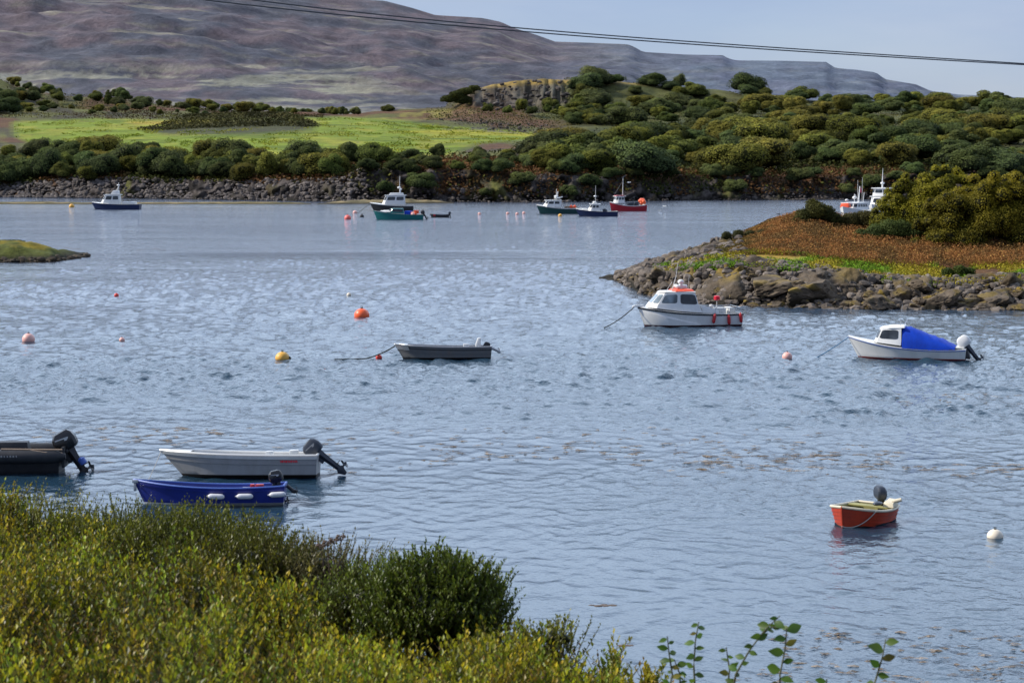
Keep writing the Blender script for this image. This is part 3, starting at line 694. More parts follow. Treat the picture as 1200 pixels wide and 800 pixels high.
K_ = boat('tender', 515, 254.6, 0.02, 'small black open tender to the right of the teal workboat')
h = Hull(3.3, 1.4, [.45, .42, .58], -.2, .0, .4, .9, 2.5, .9, .85, n=18); h.build(K_, [M['black'], M['black'], M['charcoal']], sole=.12, rim=.1)
h.gunwale('gunwale', M['charcoal'], K_, .04, .03); outboard(K_, (-1.75, 0, .42), rad(10), .75, M['charcoal'], M['black'])
mb = MB(); mb.box((.85, .55, .35), (.35, .12, .3)); mb.box((-.5, 0, .33), (.25, 1.1, .05)); mb.build('thwart', M['fred'], K_)

L_, h = far_boat('fishing_boat', 655, 250.3, 0.12, 'dark green fishing boat with white wheelhouse forward, left of the navy boat', 8.2, 3.0, [1.0, 1.05, 1.6], M['green'], .0, (-.2, 2.9, 1.1, 1.2, 2.3, .6), [(.5, 0, 2.4, 4.4, .06)], M['white'], 'wstripe')
mb = MB(); mb.box((.3, 0, 2.75), (.9, 1.4, .18)); mb.ball((.5, 0, 3.05), .38, 10, 0, .55); mb.box((-.3, .3, 2.9), (.7, .3, .16), rot=(0, .2, 0)); mb.tube([(.4, 0, 2.9), (.2, .1, 3.9)], .1, 6); mb.box((-.2, .8, 1.9), (.3, .3, 1.2)); mb.build('radar_gantry', M['white'], L_, bevel=.03)
mb = MB()
for k in range(6): mb.box((-1.2 - .35 * k, .5 * math.sin(k * 2.3), 1.12 + .08 * (k % 2)), (.4, .6, .35), rot=(0, 0, k))
mb.build('creel_stack', M['tan'], L_, bevel=.04)
mb = MB(); mb.ball((-2.1, .7, 1.25), .3, 10); mb.ball((-2.8, .3, 1.25), .28, 10); mb.build('net_float', M['redroof'], L_)

M_, h = far_boat('angling_boat', 699, 253.3, 0.03, 'navy open-decked boat with small white cabin, in front of the green fishing boat', 7.2, 2.7, [.85, .85, 1.25], M['navy'], .0, (-.5, 1.6, .95, .9, 2.0, .6), [(.2, 0, 2.0, 5.2, .05)], M['offwhite'])
mb = MB(); mb.ball((.35, 0, 2.35), .34, 10, 0, .55); mb.box((.3, 0, 2.15), (.8, 1.2, .15)); mb.ball((.25, 0, 3.4), .26, 10, 0, .6); mb.build('radar_dome', M['white'], M_)
mb = MB(); mb.box((-1.3, .2, 1.0), (.5, .7, .6)); mb.ball((-1.6, .7, .95), .22, 8); mb.build('deck_gear', M['charcoal'], M_, bevel=.05)
mb = MB(); mb.box((2.0, 0, 1.25), (1.1, 1.0, .2), taper=.7); mb.build('foredeck_hatch', M['white'], M_, bevel=.04)

N_, h = far_boat('trawler', 735, 247.3, 0.28, 'red trawler with tall mast and orange floats at the stern', 7.0, 2.8, [1.25, 1.05, 1.75], M['red'], .0, (.8, 2.6, .95, 1.5, 2.7, .3), [(.9, 0, 2.7, 6.3, .09)], M['offwhite'], 'wstripe', rake=.5)
mb = MB(); mb.box((1.6, 0, 2.86), (1.5, 1.7, .12)); mb.build('roof', M['red'], N_, bevel=.02)
mb = MB(); mb.tube([(.9, 0, 6.1), (1.1, .1, 6.15), (.3, 0, 6.6)], .06, 6); mb.tube([(.9, 0, 5.6), (2.6, 0, 2.9)], .025, 5); mb.tube([(.9, 0, 5.4), (-2.6, 0, 1.9)], .02, 5); mb.tube([(.85, 0, 2.6), (-1.2, 0, 3.4)], .05, 6); mb.build('rigging', M['charcoal'], N_)
mb = MB(); mb.box((-.6, 0, 1.25), (1.0, 1.2, .8)); mb.box((-1.7, .3, 1.3), (.7, .8, .9)); mb.build('winch', M['charcoal'], N_, bevel=.08)
mb = MB()
rr = random.Random(3)
for k in range(9): mb.ball((-2.75 + rr.uniform(-.4, .35), rr.uniform(-.6, .8), 1.55 + rr.uniform(-.15, .55)), .36, 10)
mb.build('net_float', M['buoyorange'], N_)

def ship(px, z0, Y, label, kind):
    x, y, _ = atd(px, 220, Y); o = empty('passenger_boat', (x, y, 0), PI + 1.0, label, 'boat', 'white boats behind the island')
    hh = Hull(9.0, 3.6, [1.6, 1.6, 2.3], -.5, .1, 1.2, .9, 2.6, .9, .85, n=20); hh.build(o, [M['anti'], M['white'], M['offwhite']], sole=.9, rim=.15)
    bot = [(2.6, -.9, 1.7), (2.0, -1.4, 1.7), (-2.6, -1.4, 1.6), (-2.6, 1.4, 1.6), (2.0, 1.4, 1.7), (2.6, .9, 1.7)]
    top = [(1.9, -.8, z0 * .72), (1.5, -1.3, z0 * .72), (-2.5, -1.3, z0 * .72), (-2.5, 1.3, z0 * .72), (1.5, 1.3, z0 * .72), (1.9, .8, z0 * .72)]
    m_ = MB(); facets(m_, bot, top); m_.box((-.4, 0, z0 * .72 + .05), (4.8, 2.9, .12)); c = m_.build('deckhouse', M['white'], o, bevel=.05)
    for i in (0, 4, 5): pane(c, bot, top, i, .08, .92, .45, .85, M['glass'])
    for k in range(4):
        pane(c, bot, top, 1, .05 + k * .23, .05 + k * .23 + .19, .45, .85, M['glass']); pane(c, bot, top, 3, .05 + k * .23, .05 + k * .23 + .19, .45, .85, M['glass'])
    if kind:
        b2 = [(1.6, -.8, z0 * .73 + .1), (1.2, -1.25, z0 * .73 + .1), (-1.3, -1.25, z0 * .73 + .1), (-1.3, 1.25, z0 * .73 + .1), (1.2, 1.25, z0 * .73 + .1), (1.6, .8, z0 * .73 + .1)]
        t2 = [(1.45, -.7, z0), (1.1, -1.15, z0), (-1.2, -1.15, z0), (-1.2, 1.15, z0), (1.1, 1.15, z0), (1.45, .7, z0)]
        m_ = MB(); facets(m_, b2, t2); m_.box((0.1, 0, z0 + .06), (3.0, 2.7, .14)); c = m_.build('bridge', M['white'], o, bevel=.04)
        for i in (0, 1, 3, 4, 5): pane(c, b2, t2, i, .06, .94, .42, .86, M['glass'])
        m_ = MB(); m_.tube([(0, 0, z0), (0, 0, z0 + 1.2), (-.1, 0, z0 + 3.4)], [.16, .1, .03], 7); m_.ball((0, 0, z0 + .9), .35, 10, 0, .6); m_.build('mast', M['white'], o)
    else:
        m_ = MB(); m_.tube([(-1.8, 0, z0 * .72), (-2.3, 0, z0 + 1.6)], [.12, .07], 7); m_.tube([(-1.0, .6, z0 * .72), (1.0, .6, z0 + .3)], .05, 6); m_.ball((.3, .2, z0 * .72 + .9), .34, 10, 0, .7); m_.ball((2.2, -.3, z0 * .72 + .5), .28, 10, 0, .7); m_.tube([(.3, .2, z0 * .72), (.3, .2, z0 + .4)], .06, 6)
        m_.tube([(.2, .7, z0 * .7), (.2, .7, z0 + 2.6)], .025, 5); m_.tube([(-2.1, .5, z0 * .7), (-2.1, .5, z0 + 3)], .025, 5); m_.tube([(-3.6, 0, z0 * .6), (-4.1, 0, z0 + .6)], .05, 6); m_.build('mast', M['white'], o)
        m_ = MB(); m_.loft([[(-2.3, 0.0, z0 + 1.5), (-2.7, .08, z0 + 1.3), (-3.15, -.05, z0 + 1.0)], [(-2.15, 0, z0 + .7), (-2.6, .1, z0 + .55), (-3.05, -.03, z0 + .45)]], caps=False, closed=False); m_.build('flag', M['flag'], o)
        m_ = MB(); m_.box((3.3, 0, 2.45), (1.0, 1.6, .7), taper=.8); m_.build('liferaft_canister', M['redroof'], o, bevel=.1)
    return o
ship(1001, 3.8, 330, 'lower white passenger boat with a red flag, showing above the island scrub', 0)
ship(1034, 4.8, 345, 'taller white passenger boat with a bridge and mast, behind the island tree', 1)
# ================================================================== buoys and birds
def buoy(px, py, rpx, mat, label, sq=.95, float_=.35, ring=True, group='mooring buoys'):
    s = ppm(py); r = rpx / s; x, y, _ = onz(px, py); o = empty('mooring_buoy', (x, y, 0), 0, label, 'buoy', group)
    mb = MB(); mb.ball((0, 0, r * float_ * 1), r, 18, 0, sq); mb.build('float', mat, o)
    if ring:
        mb = MB(); mb.lathe([(.03, 0), (r * .16, 0), (r * .16, r * .12), (.03, r * .16)], 8, 0, Matrix.Translation((0, 0, r * (float_ + sq) - r * .04)))
        pts = [(r * .13 * math.cos(a), 0, r * (float_ + sq) + r * .16 + r * .13 * math.sin(a)) for a in np.linspace(0, 2 * PI, 13)]
        mb.tube(pts, r * .03, 5); mb.build('eye_fitting', M['weed'], o)
    return o
buoy(424, 371, 9, M['buoyorange'], 'large orange buoy above the grey skiff', .9, .2)
yb = buoy(331, 422, 8.5, M['buoyyellow'], 'yellow buoy with a weedy dark side, left of the grey skiff', .9, .3)
mb = MB(); mb.ball((.34, -.02, .10), .12, 10); mb.build('weed_clump', M['weed'], yb)
buoy(444, 420, 3.8, M['buoyred'], 'small red buoy at the bow of the grey skiff')
buoy(33.5, 400, 7.5, M['buoypink'], 'large faded pink buoy near the left edge, level with the grey skiff')
buoy(143, 399.5, 3.4, M['buoypink'], 'small pale pink buoy right of the large faded one')
buoy(136.5, 347, 2.8, M['buoyred'], 'tiny dark red buoy on the left, right of the grassy islet')
buoy(409, 346.5, 2.8, M['buoycream'], 'tiny pale buoy above the large orange one')
buoy(1166, 629.5, 9.5, M['buoycream'], 'cream buoy low in the water, right of the orange-red dinghy', .9, .15)
buoy(922.5, 420, 6, M['buoypink'], 'pale pink buoy left of the boat with the blue canopy')
buoy(407.5, 257, 4.0, M['buoyhot'], 'bright pink buoy left of the teal workboat')
buoy(424, 254.5, 2.6, M['black'], 'small black buoy between the pink buoy and the teal workboat')
buoy(84, 243, 3.2, M['buoyyellow'], 'small yellow buoy left of the navy launch')
buoy(656.5, 253.5, 2.4, M['buoyyellow'], 'small yellow buoy in front of the dark green fishing boat')
for k, (bx, by) in enumerate([(562, 251.5), (595, 251), (606, 251.5), (614, 250.5)]):
    buoy(bx, by, 2.0, M['buoypink'], 'tiny pink buoy in the row left of the green fishing boat', ring=False, group='tiny pink buoys in a row')
buoy(416, 250, 2.6, M['buoypink'], 'faded pink buoy under the mooring line of the black-hulled cruiser', ring=False)

def bird(name, px, py, Y, span, label, mat, tip, flying=True, yaw=0.5, z=None):
    x, y, zz = atd(px, py, Y); zz = zz if z is None else z
    o = empty(name, (x, y, zz), yaw, label, 'bird')
    s = span
    mb = MB(); R = []
    for t, w, hh, dz in [(-.26, .012, .012, .01), (-.18, .05, .035, .005), (0, .085, .08, 0), (.14, .07, .07, .012), (.2, .045, .05, .03), (.26, .048, .048, .045), (.31, .022, .022, .04), (.37, .006, .008, .03)]:
        R.append([(t * s, w * s * math.cos(a), dz * s + hh * s * math.sin(a)) for a in np.linspace(0, 2 * PI, 11)[:-1]])
    mb.loft(R); mb.build('body', mat, o)
    if flying:
        for sd in (1, -1):
            w = MB()
            prof = [(0.03, .10, -.07, .02), (.20, .12, -.05, .10), (.34, .08, -.06, .10), (.5, -.02, -.09, .02)]
            r2 = [[(a * s, sd * yy * s, (z_ + .012) * s), (b * s, sd * yy * s, z_ * s), (b * s, sd * yy * s, (z_ - .008) * s), (a * s, sd * yy * s, (z_ - .008) * s)] for yy, a, b, z_ in prof]
            w.loft(r2); w.build('wing', tip, o)
    else:
        for sd in (1, -1):
            w = MB(); w.loft([[(.12 * s, sd * .07 * s, .04 * s), (.12 * s, sd * .09 * s, 0), (.1 * s, sd * .07 * s, -.03 * s)], [(-.3 * s, sd * .02 * s, .035 * s), (-.3 * s, sd * .035 * s, .02 * s), (-.28 * s, sd * .02 * s, .0)]]); w.build('wing', tip, o)
    return o
M['gullwhite'] = paint('gull_white', (.72, .72, .70), .8, .1); M['gullgrey'] = paint('gull_grey', (.40, .42, .45), .8, .2); M['crow'] = paint('dark_plumage', (.02, .02, .024), .6, .2)
bird('gull', 737, 214, 400, 1.4, 'white gull flying beside the trawler mast', M['gullwhite'], M['gullgrey'], True, .4)
bird('gull', 773, 246.5, onz(773, 247.5)[1], 1.3, 'white gull sitting low on the water, right of the red trawler', M['gullwhite'], M['gullgrey'], False, .3, z=.08)
bird('gull', 779, 243.5, onz(779, 245)[1], 1.3, 'white gull flapping just above the water, right of the red trawler', M['gullwhite'], M['gullwhite'], True, 2.6, z=.5)
bird('cormorant', 913, 251, 260, 1.0, 'dark bird flying low over the water left of the island bush', M['crow'], M['crow'], True, 2.9)

# overhead cables: from a pole out of sight on the left, running away to the right
CAB = [((-260, -55), (222, -1.5), (400, 16.5), (600, 36.5), (800, 52.5), (1000, 63), (1200, 76.5), (1420, 89)), ((-260, -66), (280, -1.5), (400, 11.8), (600, 32.5), (800, 49), (1000, 61.3), (1200, 75), (1420, 88))]
M['cable'] = paint('dark_cable', (.060, .064, .072), .6, .3, 3)
for k, lineP in enumerate(CAB):
    xs = [p[0] for p in lineP]; ys = [p[1] for p in lineP]; co = np.polyfit(xs[1:-1], ys[1:-1], 3)
    mb = MB(); pts = []
    for px in np.linspace(-150, 1350, 60): pts.append(atd(px, np.polyval(co, px), 34 + k * 1.2 + (px + 150) * .006))
    mb.tube(pts, .0125, 6)
    thing_mesh(mb, 'power_cable', M['cable'], ['lower of the two dark overhead cables crossing the sky', 'upper of the two dark overhead cables crossing the sky'][k], 'cable', 'overhead cables', origin=pts[0])
# ================================================================== land
def rowf(pts):
    xs = [p[0] for p in pts]; ys = [p[1] for p in pts]
    return lambda px: np.interp(px, xs, ys)
class Terrain:
    """a sheet laid through rows of (distance, height); each row is given by its distance function and height function of the bearing px"""
    def __init__(s, rows): s.rows = rows                      # list of (Dfun, zfun)
    def curves(s, px):
        px = np.atleast_1d(np.asarray(px, float))
        return np.stack([np.broadcast_to(d(px), px.shape) for d, z in s.rows]), np.stack([np.broadcast_to(z(px), px.shape) for d, z in s.rows])
    def z(s, px, Y):
        px = np.atleast_1d(np.asarray(px, float)); Y = np.atleast_1d(np.asarray(Y, float))
        D, Z = s.curves(px); out = np.full(px.shape, Z[-1].min() * 0 - 5.0)
        for i in range(len(s.rows) - 1):
            t = (Y - D[i]) / np.maximum(D[i + 1] - D[i], 1e-6); m = (t >= 0) & (t <= 1)
            tt = t
            out = np.where(m, Z[i] + (Z[i + 1] - Z[i]) * tt, out)
        return out
def hy(pyf, Df):                                              # height of a sight line py at distance D
    return lambda px: HC + Df(px) * (-_sp + (400.0 - pyf(px)) / F * _cp) / (_cp + (400.0 - pyf(px)) / F * _sp)

# ---- far shore
shore_py = rowf([(-400, 231), (0, 231), (200, 233), (400, 236.5), (640, 237), (800, 235), (1000, 234), (1600, 233)])
D0 = lambda px: np.array([onz(600, v)[1] for v in np.atleast_1d(shore_py(px))]) 
_tab = np.linspace(-500, 1700, 221); _D0t = D0(_tab)
D0 = lambda px: np.interp(px, _tab, _D0t)
def off(k): return lambda px: D0(px) + k
def const(k): return lambda px: np.full(np.shape(px), float(k))
r1 = rowf([(-400, 214), (0, 218), (60, 213), (100, 209), (200, 213), (300, 215), (405, 210), (420, 200), (520, 199), (600, 204), (700, 207), (800, 208), (900, 209), (1000, 207), (1700, 204)])
r2 = rowf([(-400, 186), (0, 190), (100, 190), (200, 192), (420, 192), (520, 190), (640, 194), (800, 196), (1000, 190), (1200, 186), (1700, 182)])
r3 = rowf([(-400, 170), (0, 176), (100, 177), (300, 178), (430, 183), (520, 181), (620, 174), (700, 170), (800, 172), (1000, 164), (1200, 160), (1700, 158)])
r4 = rowf([(-400, 133), (0, 140), (100, 141), (200, 141), (300, 138), (400, 138), (450, 141), (500, 147), (560, 151), (620, 156), (660, 159), (760, 158), (850, 151), (950, 146), (1050, 143), (1200, 146), (1700, 146)])
r5 = rowf([(-400, 120), (0, 122), (100, 126), (200, 129), (300, 133), (400, 136.5), (450, 133), (500, 133), (525, 131), (545, 127), (600, 129), (660, 130), (720, 132), (800, 131), (900, 129), (1000, 127), (1200, 128), (1700, 128)])
r6 = rowf([(-400, 84), (-40, 86), (0, 93), (30, 104), (60, 109), (150, 117), (200, 125), (250, 129), (320, 132.5), (400, 136), (440, 132), (480, 130), (522, 127), (533, 109), (560, 103), (600, 96), (640, 92), (700, 94), (760, 101), (820, 106), (880, 111), (950, 120), (1000, 125), (1050, 127), (1100, 127), (1150, 125), (1200, 123), (1700, 119)])
Dk = [off(-14), off(0), off(7), off(42), off(100), const(850), const(985), const(1040), const(1200), const(1500)]
r7 = lambda px: r6(px) + 3
Zk = [lambda px: np.full(np.shape(px), -2.5), lambda px: np.full(np.shape(px), 0.05)] + [hy(r, d) for r, d in zip((r1, r2, r3, r4, r5, r6, r7), Dk[2:9])] + [const(-4)]
FAR = Terrain(list(zip(Dk, Zk)))
def poly_in(px, py, poly):
    px = np.asarray(px); py = np.asarray(py); inside = np.zeros(px.shape, bool); n = len(poly)
    for i in range(n):
        x1, y1 = poly[i]; x2, y2 = poly[(i + 1) % n]
        c = ((y1 > py) != (y2 > py)) & (px < (x2 - x1) * (py - y1) / (y2 - y1 + 1e-9) + x1); inside ^= c
    return inside
def soft_poly(px, py, poly, w=5):
    acc = 0
    for dx, dy in ((0, 0), (w, 0), (-w, 0), (0, w * .25), (0, -w * .25), (w * .7, w * .2), (-w * .7, -w * .2)): acc = acc + poly_in(px + dx, py + dy, poly)
    return acc / 7.0
def screen_py(Y, z):
    dc = Y * _cp - (z - HC) * _sp; uc = Y * _sp + (z - HC) * _cp; return 400 - F * uc / dc
cG = np.array((.165, .215, .018)); cGy = np.array((.32, .27, .040)); cBr = np.array((.115, .052, .026)); cHe = np.array((.060, .052, .030)); cRk = np.array((.095, .080, .072)); cDk = np.array((.030, .036, .014)); cOl = np.array((.105, .105, .030))
def far_cols(PX, Y, Z, frac):
    PY = screen_py(Y, Z); n = fbm(PX * .05, Y * .03, 5, 5); n2 = fbm(PX * .012, Y * .012, 9, 3)
    c = mix(np.broadcast_to(cOl, PX.shape + (3,)), cHe, ss(.35, .65, n))
    c = mix(c, cBr, ss(.52, .68, n2) * .8)
    d = Y - D0(PX)
    c = mix(c, cBr * 1.15, ss(4, 12, d) * (1 - ss(50, 75, d)) * ss(.3, .5, n))           # bracken above the shore
    c = mix(c, mix(np.broadcast_to((.045, .055, .020), PX.shape + (3,)), np.array((.095, .10, .030)), ss(.4, .65, n)), ss(630, 680, PX) * ss(26, 45, d) * .85)
    fld = soft_poly(PX, PY, [(20, 143), (110, 139), (230, 141), (300, 138), (400, 137), (455, 139), (520, 147), (600, 153), (655, 159), (640, 163), (560, 168), (520, 186), (430, 188), (330, 184), (60, 178), (20, 160)], 6)
    g = mix(np.broadcast_to(cG, PX.shape + (3,)), cGy * np.array((.75, .9, .7)), ss(.45, .7, fbm(PX * .03, Y * .03, 21, 4)))
    g = mix(g, cG * np.array((.62, .66, .7)), ss(.55, .7, fbm(PX * .015, Y * .09, 23, 4)))
    c = mix(c, g, fld * ss(.22, .34, n + .1))
    yl = soft_poly(PX, PY, [(440, 155), (540, 151.5), (655, 157.5), (640, 161), (540, 157)], 4); c = mix(c, cGy * np.array((1.0, 1.05, .5)), yl * .8)
    st = soft_poly(PX, PY, [(150, 142.5), (290, 140.5), (320, 141.5), (235, 147), (160, 146)], 5); c = mix(c, cGy * np.array((1.0, .85, .9)), st * .75)
    hm = soft_poly(PX, PY, [(165, 153), (215, 146), (260, 141), (330, 138.5), (372, 146), (366, 153), (300, 157), (200, 158)], 8)
    c = mix(c, mix(np.broadcast_to(cDk * 1.3, PX.shape + (3,)), cHe, n), hm * .95)
    oc = soft_poly(PX, PY, [(430, 181), (560, 181), (640, 186), (650, 197), (430, 197)], 8); c = mix(c, np.array((.17, .12, .03)), oc * ss(.4, .6, n) * .7)
    tp = soft_poly(PX, PY, [(535, 104), (600, 93), (720, 90), (840, 99), (840, 103), (720, 98), (620, 102), (560, 112)], 8); c = mix(c, np.array((.25, .17, .045)), tp * .9)
    cl = soft_poly(PX, PY, [(548, 124), (556, 104), (620, 99), (660, 99), (665, 122), (600, 126)], 6); c = mix(c, cRk * mix(np.full(PX.shape + (3,), .25), np.array((1.15, 1.2, 1.05)), ss(.38, .62, fbm(PX * .22, Z * .12, 31, 4))), cl * .85)
    kn = soft_poly(PX, PY, [(450, 141), (470, 131), (545, 127), (560, 131), (500, 141)], 6); c = mix(c, np.array((.20, .17, .04)), kn * ss(.4, .6, n))
    rt = soft_poly(PX, PY, [(1040, 146), (1120, 145), (1260, 150), (1260, 156), (1120, 152)], 6); c = mix(c, np.array((.26, .19, .08)), rt * .9)
    rs = soft_poly(PX, PY, [(520, 148), (640, 152), (725, 160), (720, 165), (630, 158), (520, 152)], 5); c = mix(c, cRk * .9, rs * ss(.4, .6, fbm(PX * .3, Y * .1, 41, 3)) * .8)
    rock = (1 - ss(6, 10, d)) * ss(-4, 0, d)
    c = mix(c, cRk * mix(np.full(PX.shape + (3,), .22), np.ones(3) * 1.05, ss(.34, .66, fbm(PX * .16, Z * .7, 61, 5))), rock * ss(.25, .45, fbm(PX * .06, Z * .3, 63, 3)))
    c = mix(c, np.array((.02, .018, .014)), 1 - ss(.3, .9, Z))
    return c
def far_land():
    px = np.concatenate([np.arange(-420, -40, 6.0), np.arange(-40, 1240, 2.0), np.arange(1240, 1640, 6.0)]); NR = 230
    u = np.linspace(0, 1, NR) ** 1.0
    base_k = np.concatenate([np.linspace(0, 1, 8)[:-1], np.linspace(1, 2, 22)[:-1], np.linspace(2, 3, 34)[:-1], np.linspace(3, 4, 34)[:-1], np.linspace(4, 5, 60)[:-1], np.linspace(5, 6, 30)[:-1], np.linspace(6, 7, 30)[:-1], np.linspace(7, 8, 12)[:-1], np.linspace(8, 9, 8)])
    D, Z = FAR.curves(px); k = np.arange(len(Dk))
    i = np.minimum(base_k.astype(int), len(Dk) - 2); t = (base_k - i)[:, None]
    Y = D[i] * (1 - t) + D[i + 1] * t; z = Z[i] * (1 - t) + Z[i + 1] * t
    PX = np.broadcast_to(px, Y.shape); X = (PX - 600) / F * Y
    d = Y - D0(PX)
    amp = ss(1, 12, d) * (0.5 + 2.4 * ss(300, 500, d)); z = z + (fbm(X * .03, Y * .03, 3, 5) - .5) * 2 * amp * .9
    rk = (1 - ss(6, 14, d)) * ss(-2, 1, d); z = z + rk * (fbm(X * .25, Y * .25, 8, 4) - .45) * 2.6 + rk * (fbm(X * .9, Y * .9, 18, 4) - .5) * 1.8; Y = Y + rk * (fbm(X * .22, z * .35, 12, 5) - .5) * 9 + rk * (np.abs(fbm(X * .35, z * .25, 19, 3) - .5)) * 9
    cliff = ss(985, 995, Y) * (1 - ss(1040, 1050, Y)) * ss(520, 540, PX) * (1 - ss(660, 720, PX)); Y = Y + cliff * (fbm(X * .10, z * .05, 15, 4) - .5) * 40 + cliff * np.abs(fbm(X * .22, z * .04, 16, 4) - .5) * 40
    hump = ss(165, 230, PX) * (1 - ss(330, 378, PX)) * np.exp(-((Y - 800) / 42.0) ** 2); z = z + hump * 3.0
    P = np.stack([X, Y, z], -1).reshape(-1, 3); C = far_cols(PX, Y, z, None).reshape(-1, 3)
    o = link_mesh('hillside', np_mesh('hillside', P, grid_faces(*Y.shape), C, True), None, [groundmat('hillside_ground', .12, .9, .38, .8, .8)])
    tag(o, kind='structure'); return o
far_land()
def farz(px, Y): return float(FAR.z(px, Y)[0])

# ---- mountains behind
sky_py = rowf([(-900, -60), (-300, -66), (0, -52), (200, -36), (330, -16), (400, -3), (430, 0), (452, 1), (484, 9.5), (511, 18), (545, 20), (566, 21.5), (587, 26), (603, 33.5), (628, 41), (650, 49), (690, 50.5), (734, 52), (742, 55), (752, 61), (800, 64), (845, 65), (852, 69), (862, 71), (920, 71.5), (965, 73), (976, 80), (1000, 82), (1023, 85), (1034, 93), (1070, 99), (1088, 107), (1120, 111), (1165, 113), (1240, 117), (1300, 122), (1900, 132)])
def mountains():
    px = np.arange(-1000, 1900, 5.0); nr = 260
    t = np.linspace(0, 1, nr)[:, None]; PX = np.broadcast_to(px, (nr, len(px)))
    Y = 2000 + 2400 * t + 0 * PX
    zb = hy(lambda p: 152 + 0 * p, lambda p: 2000 + 0 * p)(PX); zt = hy(sky_py, lambda p: 4400 + 0 * p)(PX)
    X = (PX - 600) / F * Y
    w = fbm(X * .0016, Y * .0016, 2, 5)
    tt = np.clip(t + (w - .5) * .22 * np.sin(np.pi * t), 0, 1)
    S = 9.0; f = tt * S + (fbm(X * .0011, Y * .0011, 6, 4) - .5) * 1.6 * np.sin(np.pi * t); st = np.floor(f) + ss(.35, .95, f - np.floor(f)); prof = np.clip(.45 * tt + .55 * st / S, 0, 1); prof = np.where(t >= 1, 1, prof)
    prof = prof ** 1.12
    z = zb + (zt - zb) * prof + (fbm(X * .006, Y * .006, 31, 5) - .5) * 34 * np.sin(np.pi * np.clip(t, 0, 1)) 
    z = z + (fbm(X * .02, Y * .02, 33, 4) - .5) * 20 * np.sin(np.pi * t)
    PY = screen_py(Y, z)
    fr = f - np.floor(f)
    purp = np.array((.135, .090, .082)); blue = np.array((.078, .070, .072)); tan = np.array((.29, .25, .155)); grn = np.array((.070, .098, .088)); pale = np.array((.34, .32, .20))
    n = .6 * fbm(PX * .010, PY * .05, 71, 5) + .4 * fbm(PX * .035, PY * .10, 72, 4); n3 = fbm(PX * .09, PY * .22, 75, 5)
    C = mix(np.broadcast_to(purp, PX.shape + (3,)), blue, ss(.42, .60, n))
    ledge = ss(.02, .08, fr) * (1 - ss(.13, .24, fr)); C = mix(C, tan, ledge * ss(.44, .60, fbm(PX * .012, PY * .06, 77, 4)) * .8); f2 = (f * 3.1 + .5 * fbm(PX * .02, PY * .08, 78, 3)) % 1.0; C = mix(C, C * .62, ss(.0, .15, f2) * (1 - ss(.3, .5, f2)) * .7); C = mix(C, tan * .75, ss(.62, .7, f2) * (1 - ss(.75, .85, f2)) * ss(.48, .6, fbm(PX * .018, PY * .1, 76, 4)) * .6)
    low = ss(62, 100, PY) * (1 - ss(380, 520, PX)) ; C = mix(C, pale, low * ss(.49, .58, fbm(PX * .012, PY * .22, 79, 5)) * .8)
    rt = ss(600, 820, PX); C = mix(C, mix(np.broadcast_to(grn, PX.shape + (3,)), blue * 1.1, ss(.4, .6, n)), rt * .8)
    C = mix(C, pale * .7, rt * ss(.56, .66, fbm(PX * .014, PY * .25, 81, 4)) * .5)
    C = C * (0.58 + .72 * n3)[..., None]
    C = C * .86; C = mix(C, np.array((.145, .18, .27)), .18 + .30 * ss(560, 900, PX))              # bluish distance haze mixed into the base colour
    P = np.stack([X, Y, z], -1).reshape(-1, 3)
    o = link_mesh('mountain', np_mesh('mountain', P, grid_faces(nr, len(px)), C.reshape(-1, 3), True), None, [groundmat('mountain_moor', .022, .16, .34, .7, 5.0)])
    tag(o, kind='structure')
mountains()

# ---- island on the right
iw = rowf([(700, 326), (718, 328.5), (735, 333), (748, 343), (770, 347), (800, 352.5), (850, 357.5), (950, 360.5), (1100, 362), (1300, 363), (1700, 366)])
_I0 = np.array([onz(600, v)[1] for v in iw(_tab)]); I0 = lambda px: np.interp(px, _tab, _I0)
sc_ = rowf([(700, .02), (718, .05), (740, .30), (770, .55), (820, .8), (900, 1), (1700, 1.15)])
def io(k): return lambda px: I0(px) + k * sc_(px)
q1 = rowf([(700, 326), (718, 326), (740, 324), (770, 321), (800, 316), (850, 312), (900, 312), (950, 318), (1000, 325), (1060, 332), (1120, 334), (1200, 328), (1700, 326)])
q2 = rowf([(700, 325), (718, 325), (740, 320), (770, 313), (800, 306), (850, 299), (900, 294), (950, 299), (1000, 305), (1060, 309), (1120, 310), (1200, 309), (1700, 306)])
q3 = rowf([(700, 324), (718, 324), (740, 316), (760, 309), (800, 297), (830, 288), (860, 277), (900, 264), (935, 257), (970, 262), (1000, 267), (1060, 271), (1120, 272), (1200, 270), (1700, 268)])
q4 = rowf([(700, 324), (760, 308.5), (800, 297), (860, 277), (900, 262), (935, 252), (1000, 253), (1100, 255), (1700, 255)])
ID = [io(-5), io(0), io(5), io(15), io(36), io(55), io(90)]
IZ = [lambda px: np.full(np.shape(px), -1.6), lambda px: np.full(np.shape(px), 0.0)] + [hy(q, d) for q, d in zip((q1, q2, q3, q4), ID[2:6])] + [const(-1.5)]
ISL = Terrain(list(zip(ID, IZ)))
def islz(px, Y): return float(ISL.z(px, Y)[0])
iRk = np.array((.092, .072, .052)); iBr = np.array((.19, .082, .034)); iGr = np.array((.17, .24, .022)); iOc = np.array((.30, .20, .035))
